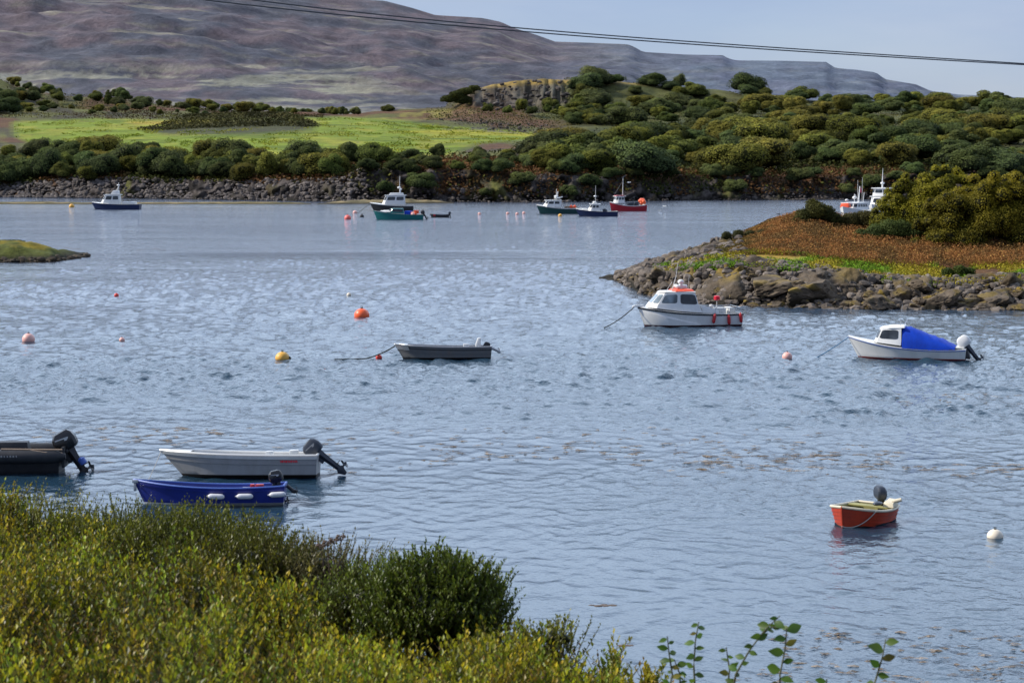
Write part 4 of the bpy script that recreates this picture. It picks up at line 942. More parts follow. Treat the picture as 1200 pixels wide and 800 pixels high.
def island():
    px = np.concatenate([np.arange(702, 1260, 1.5), np.arange(1260, 1500, 6)])
    bk = np.concatenate([np.linspace(0, 1, 8)[:-1], np.linspace(1, 2, 40)[:-1], np.linspace(2, 3, 36)[:-1], np.linspace(3, 4, 40)[:-1], np.linspace(4, 5, 16)[:-1], np.linspace(5, 6, 12)])
    D, Z = ISL.curves(px); i = np.minimum(bk.astype(int), len(ID) - 2); t = (bk - i)[:, None]
    Y = D[i] * (1 - t) + D[i + 1] * t; z = Z[i] * (1 - t) + Z[i + 1] * t; PX = np.broadcast_to(px, Y.shape); X = (PX - 600) / F * Y
    BK = np.broadcast_to(bk[:, None], Y.shape)
    rock = ss(.7, 1.1, BK) * (1 - ss(2.1, 2.7, BK)); tip = (1 - ss(790, 900, PX)) * (.35 + .65 * ss(.40, .55, fbm(X * .3, Y * .3, 87, 3))); rock = np.maximum(rock, tip * ss(.7, 1.1, BK))
    sc = np.clip(sc_(PX), .25, 1)
    z = z + rock * ((fbm(X * .45, Y * .45, 51, 5) - .5) * 2.0 + (np.abs(vnoise(X * .9, Y * .9, 57) - .5)) * .7 - .15) * sc
    Y = Y + rock * (fbm(X * .5, z * .9, 53, 4) - .5) * 3.2 * sc
    z = z + (1 - rock) * (fbm(X * .3, Y * .3, 55, 4) - .5) * .5 * sc
    n = fbm(X * .35, Y * .35, 61, 5); n2 = fbm(X * .12, Y * .12, 67, 4)
    C = mix(np.broadcast_to(iBr, PX.shape + (3,)), iBr * np.array((.55, .62, .6)), ss(.4, .65, n))
    gr = ss(1.8, 2.3, BK) * (1 - ss(2.7, 3.1, BK)) * ss(.40, .55, n2 + .12 * (PX < 960)); C = mix(C, mix(np.broadcast_to(iGr, PX.shape + (3,)), iOc, ss(.45, .6, n)), gr)
    C = mix(C, np.array((.11, .10, .028)), ss(3.2, 4, BK) * (1 - ss(880, 960, PX)) * .8)
    R = iRk * (0.45 + 1.1 * fbm(X * .8, z * 1.3, 73, 5))[..., None]
    R = mix(R, np.array((.22, .15, .03)), ss(.52, .66, fbm(X * .25, Y * .25, 83, 4)) * ss(1.0, 2.2, z) * .75)
    C = mix(C, R, rock)
    C = mix(C, np.array((.022, .019, .013)), 1 - ss(.25, .75, z + (n - .5) * .5))
    P = np.stack([X, Y, z], -1).reshape(-1, 3)
    o = link_mesh('island_ground', np_mesh('island_ground', P, grid_faces(*Y.shape), C.reshape(-1, 3), True), None, [groundmat('island_soil_rock', .8, 4.0, .42, .9, .12)]); tag(o, kind='structure')
island()

# ---- boulders
def rock_mesh(name, seed, flat=.75):
    import bmesh
    bm = bmesh.new(); bmesh.ops.create_icosphere(bm, subdivisions=4, radius=1); r = np.random.RandomState(seed)
    V = np.array([v.co[:] for v in bm.verts]); nrm = r.normal(size=(13, 3)); nrm[:, 2] *= .8; nrm /= np.linalg.norm(nrm, axis=1)[:, None]; dd = r.uniform(.55, .95, 13)
    dots = np.maximum(V @ nrm.T, 1e-3); rr = np.minimum((dd / dots).min(1), 1.3)
    a, b = V[:, 0] * 2 + V[:, 2] * 1.3, V[:, 1] * 2 - V[:, 2] * 1.7
    rr = rr * (1 + .30 * (fbm(a * 2.0 + 9, b * 2.0 + seed, seed, 5) - .5)) - .10 * (1 - ss(0, .07, np.abs(fbm(a * 1.3, b * 1.3, seed + 3, 2) - .5)))
    W = V * rr[:, None] * np.array((1.15, 1, flat))
    F_ = np.array([[v.index for v in f.verts] for f in bm.faces]); bm.free()
    z = W[:, 2]; n = fbm(a * 1.2, b * 1.2, seed + 5, 4)
    C = np.array((.112, .088, .064)) * (.2 + 1.4 * n)[:, None]
    C = mix(C, np.array((.24, .165, .03)), ss(.5, .62, fbm(a * .8, b * .8, seed + 8, 3)) * ss(.05, .4, z) * (.9 if seed % 3 == 0 else .5))
    C = mix(C, np.array((.02, .018, .012)), 1 - ss(-.45, -.15, z + (n - .5) * .3))
    me = np_mesh(name, W, F_, C, True, 3); me.set_sharp_from_angle(angle=rad(22)); return me
rockm = groundmat('boulder_stone', 1.5, 7.0, .35, .9, .05)
RK = [rock_mesh('boulder', 100 + k, [.8, .6, .7, .9, .65, .75, .55][k]) for k in range(7)]
for m_ in RK: m_.materials.append(rockm)
rnd = random.Random(77)
def boulder(px, py0, s, label, group, zoff=.15, sq=1.0, terr=None, dY=0.0):
    Y0 = I0(px) + dY; X = (px - 600) / F * Y0; z = max(-.1, islz(px, Y0))
    o = bpy.data.objects.new('boulder', rnd.choice(RK)); COL.objects.link(o)
    o.location = (X, Y0, z + s * zoff); o.rotation_euler = (rnd.uniform(-.25, .25), rnd.uniform(-.25, .25), rnd.uniform(0, 6.28)); o.scale = (s * rnd.uniform(.9, 1.3), s * rnd.uniform(.8, 1.1), s * rnd.uniform(.75, 1.05) * sq)
    return tag(o, label, 'boulder', group)
BG = 'boulders along the island shore'
for k in range(185):
    px = rnd.uniform(752, 1235) if k < 150 else rnd.uniform(722, 800); f = (px - 745) / 200
    dY = rnd.choice([rnd.uniform(-.8, 1.0), rnd.uniform(.5, 4.5), rnd.uniform(2, 7.5)]) * min(1, .3 + sc_(px))
    s = rnd.uniform(.30, .80) * (1.0 if dY < 3 else .7) * min(1.0, max(.4, .55 + f * .4))
    boulder(px, 0, s, 'grey-brown boulder among many along the island waterline', BG, .1, .85, dY=dY)
for px, s, dY, lb in [(1030, 1.5, -.2, 'broad flat-topped boulder at the waterline under the rust-brown bracken'), (905, 1.75, 1.6, 'big blocky ochre-stained boulder right of the red-roofed cabin boat'), (948, 1.5, 1.2, 'tall dark block in the middle of the island shore'), (1170, 1.3, .8, 'pale cracked boulder near the right edge of the island shore'), (775, 1.15, 2.2, 'upright ochre rock behind the cabin boat wheelhouse'), (1105, 1.2, .3, 'long low boulder behind the boat with the blue canopy'), (1075, 1.0, 3.5, 'grey boulder standing above the shore row in yellow grass')]:
    boulder(px, 0, s, lb, BG, .25, .95, dY=dY)

def scatter_rocks(name, pts, sizes, protos, mat, kind='stuff'):
    """one mesh of uncountable stones"""
    Vs, Fs, Cs, b = [], [], [], 0; r = np.random.RandomState(5)
    for p, s in zip(pts, sizes):
        V, Fc, C = protos[r.randint(len(protos))]; a = r.uniform(0, 6.28); ca, sa = math.cos(a), math.sin(a)
        W = V * s * np.array((r.uniform(.8, 1.4), r.uniform(.8, 1.2), r.uniform(.6, 1.1))); W = np.stack([W[:, 0] * ca - W[:, 1] * sa, W[:, 0] * sa + W[:, 1] * ca, W[:, 2]], -1) + p
        Vs.append(W); Fs.append(Fc + b); Cs.append(C * r.uniform(.55, 1.35)); b += len(V)
    o = link_mesh(name, np_mesh(name, np.concatenate(Vs), np.concatenate(Fs), np.concatenate(Cs), False, 3), None, [mat]); return tag(o, kind=kind)
def small_rock(seed):
    import bmesh
    bm = bmesh.new(); bmesh.ops.create_icosphere(bm, subdivisions=2, radius=1); r = np.random.RandomState(seed); V = np.array([v.co[:] for v in bm.verts]); nrm = r.normal(size=(8, 3)); nrm /= np.linalg.norm(nrm, axis=1)[:, None]
    rr = np.minimum((r.uniform(.5, .9, 8) / np.maximum(V @ nrm.T, 1e-3)).min(1), 1.1); W = V * rr[:, None]
    Fc = np.array([[v.index for v in f.verts] for f in bm.faces]); bm.free(); return W, Fc, np.full((len(W), 3), 1.0) * np.array((.16, .138, .125))
SR = [small_rock(k) for k in range(6)]
rs = np.random.RandomState(11); pts, szs = [], []
for k in range(4200):
    px = rs.uniform(-150, 430) if k < 2700 else rs.uniform(430, 1350); d = rs.uniform(-1, 9) if px < 430 else rs.uniform(-1.5, 3.5)
    Y = D0(px) + d; z = max(0, farz(px, Y)); pts.append(((px - 600) / F * Y, Y, z + .1)); szs.append(rs.uniform(.18, .62) * (1.0 if rs.rand() < .9 else 1.6) * (1 if px < 430 else .65))
scatter_rocks('shore_stones', pts[:2700], szs[:2700], [(v, f_, c_ * .78) for v, f_, c_ in SR], groundmat('pale_shore_stone', .5, 2.0, .45, .6, .1))
scatter_rocks('shore_stones', pts[2700:], szs[2700:], [(v, f_, c_ * .55) for v, f_, c_ in SR], groundmat('shore_stone', .5, 2.0, .45, .6, .1))
pts, szs = [], []
for k in range(1500):
    px = rs.uniform(722, 1260); dY = rs.uniform(-1.2, 8) * min(1, .25 + sc_(px)); Y = I0(px) + dY; pts.append(((px - 600) / F * Y, Y, max(-.1, islz(px, Y)))); szs.append(rs.uniform(.10, .42))
pts2, sz2 = [], []
for k in range(120):
    px = rs.uniform(548, 668); Y = rs.uniform(980, 1040); pts2.append(((px - 600) / F * Y, Y, farz(px, Y))); sz2.append(rs.uniform(.5, 1.5))
for k in range(260):
    px = rs.uniform(500, 740); Y = rs.uniform(845, 900) ; pts2.append(((px - 600) / F * Y, Y, farz(px, Y))); sz2.append(rs.uniform(.3, .9))
scatter_rocks('crag_stones', pts2, sz2, [(v, f_, c_ * .5) for v, f_, c_ in SR], groundmat('crag_stone', .3, 1.5, .45, .6, .1))
for k in range(420):
    px = rs.uniform(726, 872); dY = rs.uniform(6, 42) * sc_(px); Y = I0(px) + dY; pts.append(((px - 600) / F * Y, Y, islz(px, Y))); szs.append(rs.uniform(.12, .5))
o = scatter_rocks('island_stones', pts, szs, [(v, f, c * np.array((.95, .92, .85))) for v, f, c in SR], rockm)

# ---- low islet on the left, and the weedy sand spit in front of the far shore
def mound(name, px0, px1, pyf, pyt, depth, cols, mat, seed, power=.8):
    px = np.linspace(px0, px1, 90); yb = np.array([onz(600, v)[1] for v in pyf(px)]); H = pyt(px)
    t = np.linspace(-.15, 1.15, 44)[:, None]; PX = np.broadcast_to(px, (44, 90)); Y = yb + depth * t; X = (PX - 600) / F * Y
    z = H * np.sign(np.sin(np.pi * t)) * np.abs(np.sin(np.pi * t)) ** power; z = z + (fbm(X * .5, Y * .5, seed, 5) - .5) * .9 * np.clip(H, .1, .8) 
    n = fbm(X * .4, Y * .4, seed + 3, 4); C = mix(np.broadcast_to(cols[0], PX.shape + (3,)), cols[1], ss(.4, .6, n)); C = mix(C, cols[2], 1 - ss(.12, .5, z / np.maximum(H.max(), .3) + (n - .5) * .3))
    o = link_mesh(name, np_mesh(name, np.stack([X, Y, z], -1).reshape(-1, 3), grid_faces(44, 90), C.reshape(-1, 3), True), None, [mat]); tag(o, kind='structure'); return o
gm = groundmat('islet_turf', .6, 3.0, .4, .9, .2)
mound('islet_ground', -160, 101, rowf([(-160, 309), (60, 307), (101, 301)]), rowf([(-160, 2.2), (0, 1.9), (35, 1.75), (60, 1.1), (85, .55), (101, 0)]), 11, [np.array((.22, .165, .02)), np.array((.085, .095, .02)), np.array((.026, .024, .016))], gm, 91)
gm2 = groundmat('spit_weed', .4, 2.0, .4, .6, .1)
mound('sand_spit', -200, 365, rowf([(-200, 239.5), (365, 239.5)]), rowf([(-200, .35), (60, .42), (110, .25), (200, .30), (300, .4), (350, .3), (365, 0)]), 9, [np.array((.20, .15, .065)), np.array((.10, .085, .035)), np.array((.04, .034, .02))], gm2, 95)
mound('sand_spit', 372, 532, rowf([(372, 239.5), (532, 238)]), rowf([(372, 0), (400, .55), (450, .8), (500, .7), (518, .35), (532, .0)]), 8, [np.array((.22, .17, .09)), np.array((.13, .11, .06)), np.array((.04, .034, .02))], gm2, 97)
pts, szs = [], []
for k in range(420):
    px = rs.uniform(-150, 104); y0 = onz(600, float(np.interp(px, [-160, 60, 101], [309, 307, 301])))[1]; Y = y0 + rs.uniform(-.7, 2.2); pts.append(((px - 600) / F * Y, Y, rs.uniform(-.1, .3) * (1 if px < 70 else .4))); szs.append(rs.uniform(.10, .42))
scatter_rocks('islet_stones', pts, szs, [(v, f_, c_ * np.array((.45, .42, .34))) for v, f_, c_ in SR], rockm)
# ================================================================== plants
def rot_rand(r, n, up):
    """n orthonormal frames whose normals lean to the given vectors"""
    a = r.normal(size=(n, 3)); u = np.cross(up, a); u /= np.linalg.norm(u, axis=1)[:, None] + 1e-9; v = np.cross(up, u); return u, v
def leaf_quads(P, Nn, size, r, cols, aspect=1.6, four=True):
    n = len(P); u, v = rot_rand(r, n, Nn); s = size[:, None]
    V = np.stack([P - u * s * aspect, P - v * s + Nn * s * .15, P + u * s * aspect, P + v * s + Nn * s * .15], 1).reshape(-1, 3)
    Fc = np.arange(n * 4).reshape(n, 4); return V, Fc, np.repeat(cols, 4, 0)
NJ = .34
def crown_arrays(lobes, n, size, seed, c0, c1, shell=.72, flatten=.9, dark=.35, nj=None):
    r = np.random.RandomState(seed); L = np.array(lobes, float); w = L[:, 3] ** 2; w /= w.sum(); k = r.choice(len(L), n, p=w)
    d = r.normal(size=(n, 3)); d /= np.linalg.norm(d, axis=1)[:, None]; d[:, 2] = np.where(d[:, 2] < -.45, -d[:, 2], d[:, 2])
    bump = .82 + .36 * fbm(d[:, 0] * 2.6 + k * 3.1, d[:, 1] * 2.6 + d[:, 2] * 3.3, seed, 3)
    rad_ = (shell + (1 - shell) * r.rand(n) ** .6) * bump * (1 + (.16 * r.rand(n) ** 3 if nj else 0))
    P = L[k, :3] + d * (L[k, 3] * rad_)[:, None] * np.array((1, 1, flatten))
    # drop leaves that fall deep inside a neighbour lobe, and punch a few gaps
    keep = np.ones(n, bool)
    for j in range(len(L)): keep &= ~((np.linalg.norm((P - L[j, :3]) / np.array((1, 1, flatten)), axis=1) < L[j, 3] * .55))
    gap = fbm(P[:, 0] * 2.2 / L[:, 3].mean() + 7, (P[:, 1] + P[:, 2] * 1.3) * 2.2 / L[:, 3].mean(), seed + 4, 3); keep &= gap < .72
    P, d, k = P[keep], d[keep], k[keep]; m = len(P)
    Nn = d + r.normal(size=(m, 3)) * (nj or NJ); Nn /= np.linalg.norm(Nn, axis=1)[:, None]
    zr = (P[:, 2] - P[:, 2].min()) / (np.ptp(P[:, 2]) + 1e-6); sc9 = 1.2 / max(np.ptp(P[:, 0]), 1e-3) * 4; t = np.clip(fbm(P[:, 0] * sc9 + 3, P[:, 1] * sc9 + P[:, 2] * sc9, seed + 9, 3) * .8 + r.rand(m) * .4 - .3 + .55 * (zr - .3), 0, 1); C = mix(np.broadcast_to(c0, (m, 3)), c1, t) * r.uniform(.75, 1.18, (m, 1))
    V, Fc, Cc = leaf_quads(P, Nn, size * r.uniform(.6, 1.3, m), r, C)
    # dark filler ball in each lobe, interior shade put into its colour
    import bmesh
    bm = bmesh.new(); bmesh.ops.create_icosphere(bm, subdivisions=2, radius=1); S = np.array([v.co[:] for v in bm.verts]); SF = np.array([[v.index for v in f.verts] for f in bm.faces]); bm.free()
    SF4 = np.concatenate([SF, SF[:, 2:3]], 1)
    Vs, Fs, Cs, b = [V], [Fc], [Cc], len(V)
    for (x, y, z, R) in lobes:
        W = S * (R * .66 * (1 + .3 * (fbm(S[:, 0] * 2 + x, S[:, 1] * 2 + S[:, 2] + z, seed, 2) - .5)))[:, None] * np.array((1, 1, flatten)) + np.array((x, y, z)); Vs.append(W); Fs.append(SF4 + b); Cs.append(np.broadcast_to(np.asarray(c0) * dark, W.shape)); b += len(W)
    return np.concatenate(Vs), np.concatenate(Fs), np.concatenate(Cs)
def fix_tris(me): return me
def np_mesh_mixed(name, V, Fc, C):
    """quads, where a repeated last corner means a triangle"""
    tri = Fc[:, 2] == Fc[:, 3]; q, t = Fc[~tri], Fc[tri][:, :3]
    me = bpy.data.meshes.new(name); me.vertices.add(len(V)); me.vertices.foreach_set('co', np.ascontiguousarray(V, np.float32).ravel())
    li = np.concatenate([q.ravel(), t.ravel()]).astype(np.int32); me.loops.add(len(li)); me.loops.foreach_set('vertex_index', li)
    ls = np.concatenate([np.arange(len(q)) * 4, len(q) * 4 + np.arange(len(t)) * 3]).astype(np.int32); me.polygons.add(len(ls)); me.polygons.foreach_set('loop_start', ls)
    me.update(calc_edges=True); at = me.color_attributes.new('Col', 'FLOAT_COLOR', 'POINT'); c4 = np.ones((len(V), 4), np.float32); c4[:, :3] = C; at.data.foreach_set('color', c4.ravel()); return me
def lobes_tree(r, H, W, n, low=.25, lean=0.0):
    out = []
    for k in range(n):
        a = r.uniform(0, 6.28); q = r.uniform(0, 1) ** .5; z = H * (low + (1 - low) * r.uniform(.25, .82)); sh = math.sqrt(max(.05, 1 - ((z / H - .5) / .62) ** 2)); R = W * r.uniform(.13, .29)
        out.append((W * .34 * q * math.cos(a) * sh + lean * z, W * .34 * q * math.sin(a) * sh, z, R))
    out.append((lean * H * .5, 0, H * .5, W * .36)); return out
LM = leafmat('far_foliage', objvar=.32, trans=.06, rough=.85, spec=.08)
r = np.random.RandomState(1)
pal = [((.042, .056, .018), (.170, .190, .036)), ((.034, .048, .020), (.120, .150, .040)), ((.056, .062, .016), (.24, .230, .036)), ((.038, .052, .023), (.135, .160, .046))]
FT = []
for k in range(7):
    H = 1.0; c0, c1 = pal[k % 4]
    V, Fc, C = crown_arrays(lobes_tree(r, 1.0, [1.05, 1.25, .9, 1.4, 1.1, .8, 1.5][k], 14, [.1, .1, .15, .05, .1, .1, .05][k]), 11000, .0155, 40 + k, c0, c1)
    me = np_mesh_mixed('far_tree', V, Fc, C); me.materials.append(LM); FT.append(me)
V, Fc, C = crown_arrays([(0, 0, .3, .24), (0, 0, .52, .19), (.02, 0, .7, .13), (0, 0, .86, .07), (.0, 0, .15, .22)], 4000, .018, 60, (.034, .046, .013), (.08, .10, .024)); me = np_mesh_mixed('far_conifer', V, Fc, C); me.materials.append(LM); CON = me
V, Fc, C = crown_arrays([(-.35, 0, .3, .28), (-.1, 0, .5, .3), (.15, 0, .68, .26), (.38, 0, .85, .2), (.05, 0, .25, .3)], 5000, .020, 61, (.036, .044, .013), (.10, .11, .022)); me = np_mesh_mixed('windswept_tree', V, Fc, C); me.materials.append(LM); WIND = me
rt = random.Random(5)
def far_tree(px, Y, h, label, group, me=None, wide=1.0, sink=.08, name='far_tree'):
    z = farz(px, Y); o = bpy.data.objects.new(name, me or rt.choice(FT)); COL.objects.link(o)
    o.location = ((px - 600) / F * Y, Y, z - h * sink); o.rotation_euler = (0, 0, rt.uniform(0, 6.28) if me is not WIND else 0); o.scale = (h * wide * rt.uniform(.85, 1.2), h * wide * rt.uniform(.85, 1.2), h)
    return tag(o, label, 'tree', group)
def place(n, pxr, dr, hr, label, group, absY=False, mind=5.0, clumps=None, me=None, wide=1.0, name='far_tree'):
    done = []; tries = 0
    while len(done) < n and tries < n * 60:
        tries += 1; px = rt.uniform(*pxr); Y = rt.uniform(*dr) if absY else D0(px) + rt.uniform(*dr)
        X = (px - 600) / F * Y
        if clumps and float(fbm(X * .03, Y * .03, 33, 3)) < clumps: continue
        if any((X - a) ** 2 + ((Y - b) * .6) ** 2 < mind ** 2 for a, b in done): continue
        done.append((X, Y)); far_tree(px, Y, rt.uniform(*hr), label, group, me, wide, name=name)
G1, G2, G3, G4, G5 = 'trees and bushes along the far left shore', 'trees of the wood on the far slope', 'trees covering the rounded hill', 'small trees on the left skyline ridge', 'bushes scattered above the far cliffs'
place(48, (-60, 440), (13, 42), (4.2, 7.5), 'rounded bushy tree in the belt along the far left shore, below the bright field', G1, mind=4.2, name='shore_tree', wide=1.15)
place(10, (-40, 120), (6, 22), (4.5, 7), 'rounded bushy tree in the belt along the far left shore, below the bright field', G1, mind=4.0, name='shore_tree', wide=1.15)
place(26, (180, 400), (9, 24), (4, 7), 'rounded bushy tree in the belt along the far left shore, below the bright field', G1, mind=4.0, name='shore_tree', wide=1.15)
place(34, (430, 1270), (1, 10), (2.0, 4.2), 'dark bush among others scattered above the far cliffs', G5, mind=4, name='cliff_bush', wide=1.3, me=FT[1])
place(24, (430, 700), (7, 60), (2.6, 4.6), 'dark bush among others scattered above the far cliffs', G5, mind=5, name='cliff_bush', wide=1.2)
place(135, (630, 1270), (10, 105), (3.2, 8.2), 'round-crowned tree in the dense wood rising from the far right shore', G2, mind=3.6, wide=1.4)
place(88, (730, 1270), (100, 330), (3.5, 8.0), 'round-crowned tree in the dense wood rising from the far right shore', G2, mind=5, wide=1.5)
place(120, (672, 1270), (885, 1036), (4, 9.5), 'dark tree in the wood covering the rounded hill, right of its crags', G3, absY=True, mind=5, wide=1.5, name='hill_tree')
place(16, (640, 720), (900, 1000), (3.5, 7), 'dark tree in the wood covering the rounded hill, right of its crags', G3, absY=True, mind=5, wide=1.3, name='hill_tree')
place(14, (570, 720), (950, 985), (3, 6), 'dark tree in the wood covering the rounded hill, right of its crags', G3, absY=True, mind=9)
place(58, (15, 420), (985, 1055), (2.8, 6), 'small tree in the line along the left skyline ridge, above the bright field', G4, absY=True, mind=5, name='ridge_tree', wide=1.2)
place(22, (30, 330), (900, 985), (2.2, 4.5), 'small tree in the line along the left skyline ridge, above the bright field', G4, absY=True, mind=8, clumps=.45, name='ridge_tree', wide=1.4)
place(14, (-60, 24), (880, 1000), (5, 10), 'dark tree massed at the left edge, beyond the field', 'dark trees at the left edge', absY=True, mind=6, me=FT[1], wide=1.4)
for px, Y, h, me, w, lb in [(541, 1000, 9.5, WIND, 1.5, 'windswept dark tree at the left end of the craggy hill'), (700, 1036, 7, None, 1.1, 'small round tree on the crest of the rounded hill, leftmost of the crest'), (877, 1040, 11, None, 1.3, 'large round tree alone on the skyline right of the hill'), (794, 1045, 7.5, None, .7, 'thin small tree standing clear on the hill skyline'), (763, 1038, 8, None, 1.8, 'broad dark tree crowning the rounded hill'), (455, 1030, 4.5, None, 1.8, 'low bush on the saddle left of the craggy hill'), (130, 1010, 8, CON, 1.3, 'dark conifer-shaped tree on the left ridge, left of its twin'), (148, 1012, 9, None, 1.1, 'rounded tree on the left ridge beside the conifer shape'), (1018, 560, 9, CON, 1.2, 'narrow dark conifer above the ochre strip on the right'), (930, 1046, 5, None, 1.3, 'bush on the far right skyline'), 
                            (190, None, 8, None, 1.0, 'pale green round tree above the brown bracken bank on the left shore'), (55, None, 7.5, None, 1.0, 'yellow-green bush near the left end of the far shore'), (105, None, 3.6, None, 1.1, 'yellowish round bush low on the stones behind the navy launch'), (388, None, 6, None, 1.0, 'grey-green round bush at the right end of the stony beach'), (12, None, 6.5, None, 1.1, 'olive bush at the far left edge above the water')]:
    if Y is None: Y = D0(px) + {190: 15, 55: 11, 105: 6, 388: 9, 12: 8}[px]
    far_tree(px, Y, h, lb, {True: 'single trees on the far shore', False: 'single trees on the far shore'}[True], me, w)

# low scrub and bracken of the far shore: uncountable
def scrub(name, PXY, zf, size, cols, seed, mat, lift=.5, up=.5, aspect=1.3):
    rr = np.random.RandomState(seed); px, Y = PXY; z = zf(px, Y); X = (px - 600) / F * Y; n = len(px)
    P = np.stack([X, Y, z + rr.rand(n) ** 1.5 * lift], -1); Nn = rr.normal(size=(n, 3)); Nn[:, 2] = np.abs(Nn[:, 2]) + up; Nn /= np.linalg.norm(Nn, axis=1)[:, None]
    V, Fc, C = leaf_quads(P, Nn, size * rr.uniform(.5, 1.4, n), rr, cols, aspect); o = link_mesh(name, np_mesh(name, V, Fc, C), None, [mat]); return tag(o, kind='stuff')
SM = leafmat('scrub_foliage', objvar=0.0, trans=.1, rough=.9, spec=.05)
rr = np.random.RandomState(9)
n = 90000; px = rr.uniform(-120, 1320, n); d = np.where(rr.rand(n) < .62, rr.uniform(0, 1, n) ** 1.3 * 56 + np.where(px < 430, 6, 1.5), rr.uniform(60, 390, n)); m = ~((d > 95) & (px < 660)); px, d = px[m], d[m]; Y = D0(px) + d; n = len(px)
t = fbm(px * .03, Y * .03, 5, 4); c = mix(np.broadcast_to((.045, .050, .014), (n, 3)), np.array((.130, .058, .028)), ss(.44, .56, t) * (d < np.where(px > 640, 26, 62))); c = mix(c, np.array((.10, .095, .025)), (rr.rand(n) < .2)) * rr.uniform(.55, 1.3, (n, 1))
scrub('far_scrub', (px, Y), FAR.z, .26, c, 2, SM, 1.3)
n = 40000; px = rr.uniform(-60, 1300, n); Y = rr.uniform(860, 1060, n); m = ~((px > 380) & (px < 500)) & ~((px > 555) & (px < 660) & (Y > 985)); px, Y = px[m], Y[m]; n = len(px)
c = mix(np.broadcast_to((.042, .048, .016), (n, 3)), np.array((.115, .105, .030)), ss(.45, .6, fbm(px * .03, Y * .02, 15, 4))) * rr.uniform(.55, 1.3, (n, 1))
c = mix(c, np.array((.075, .050, .026)), (px < 430) * ss(.42, .58, fbm(px * .02, Y * .02, 17, 3)))
scrub('ridge_scrub', (px, Y), FAR.z, .26, c, 3, SM, 1.0)
n = 14000; px = rr.uniform(160, 380, n); Y = rr.uniform(742, 838, n); py_ = screen_py(Y, FAR.z(px, Y)); m = soft_poly(px, py_, [(165, 153), (215, 146), (260, 141), (330, 138.5), (372, 146), (366, 153), (300, 157), (200, 158)], 6) > rr.rand(n); px, Y = px[m], Y[m]; n = len(px)
c = mix(np.broadcast_to((.050, .046, .020), (n, 3)), np.array((.085, .075, .030)), ss(.4, .6, fbm(px * .05, Y * .03, 16, 4))) * rr.uniform(.55, 1.3, (n, 1))
scrub('mound_heather', (px, Y), lambda a, b: FAR.z(a, b) + ss(165, 230, a) * (1 - ss(330, 378, a)) * np.exp(-((b - 800) / 42.0) ** 2) * 3.0, .34, c, 13, SM, .9)

n = 60000; px = rr.uniform(20, 660, n); Y = rr.uniform(555, 850, n); py_ = screen_py(Y, FAR.z(px, Y)); m = (soft_poly(px, py_, [(25, 144), (110, 140), (400, 138), (455, 140), (520, 148), (655, 159), (640, 163), (560, 168), (520, 186), (430, 188), (60, 178), (25, 160)], 6) > rr.rand(n)) & (fbm(px * .05, Y * .05, 24, 4) > .53); px, Y = px[m], Y[m]; n = len(px)
c = mix(np.broadcast_to((.17, .22, .018), (n, 3)), np.array((.28, .28, .035)), ss(.42, .62, fbm(px * .03, Y * .03, 26, 4))) * rr.uniform(.55, 1.25, (n, 1))
scrub('field_grass', (px, Y), FAR.z, .16, c, 14, SM, .35, .1, 1.6)

# ---- island plants
n = 210000; px = rr.uniform(800, 1300, n); f = rr.rand(n); sc = sc_(px); Y = I0(px) + (13 + f * 32) * sc; m = rr.rand(n) < ss(770, 875, px + (f - .5) * 60); px, Y, f = px[m], Y[m], f[m]; n = len(px)
t = fbm(px * .05, Y * .4, 19, 4); c = mix(np.broadcast_to((.26, .112, .042), (n, 3)), np.array((.14, .078, .032)), ss(.42, .6, t)); c = mix(c, np.array((.36, .20, .06)), (rr.rand(n) < .07)) * rr.uniform(.75, 1.2, (n, 1)) * 1.15
c = mix(c, np.array((.085, .085, .022)), (1 - ss(845, 905, px)) * .7)
scrub('bracken', (px, Y), ISL.z, .036, c, 4, SM, .18 + .6 * ss(850, 960, px) * (.5 + fbm(px * .06, Y * .5, 20, 3)), .1, 2.0)
n = 40000; px = rr.uniform(765, 1300, n); Y = I0(px) + (rr.uniform(4.5, 15, n)) * sc_(px); m = fbm(px * .025, Y * .25, 27, 3) + .10 * (px < 960) > .47; px, Y = px[m], Y[m]; n = len(px)
c = mix(np.broadcast_to((.17, .26, .022), (n, 3)), np.array((.34, .25, .03)), ss(.4, .62, fbm(px * .03, Y * .3, 29, 3))) * rr.uniform(.55, 1.25, (n, 1))
scrub('island_grass', (px, Y), ISL.z, .040, c, 6, SM, .3, .2, 2.2)
n = 22000; px = rr.uniform(-140, 62, n); Y = onz(0, 306)[1] + rr.uniform(1.5, 9.5, n); c = mix(np.broadcast_to((.30, .20, .02), (n, 3)), np.array((.10, .11, .02)), ss(.4, .6, fbm(px * .04, Y * .3, 35, 3))) * rr.uniform(.5, 1.3, (n, 1))
def isletz(px, Y): return 1.55 * np.clip(np.sin(np.pi * np.clip((Y - onz(0, 307)[1]) / 11, 0, 1)), 0, 1) ** .8 * ss(66, 20, px) + .05
scrub('islet_grass', (px, Y), isletz, .055, c, 7, SM, .35, .2, 2.0)

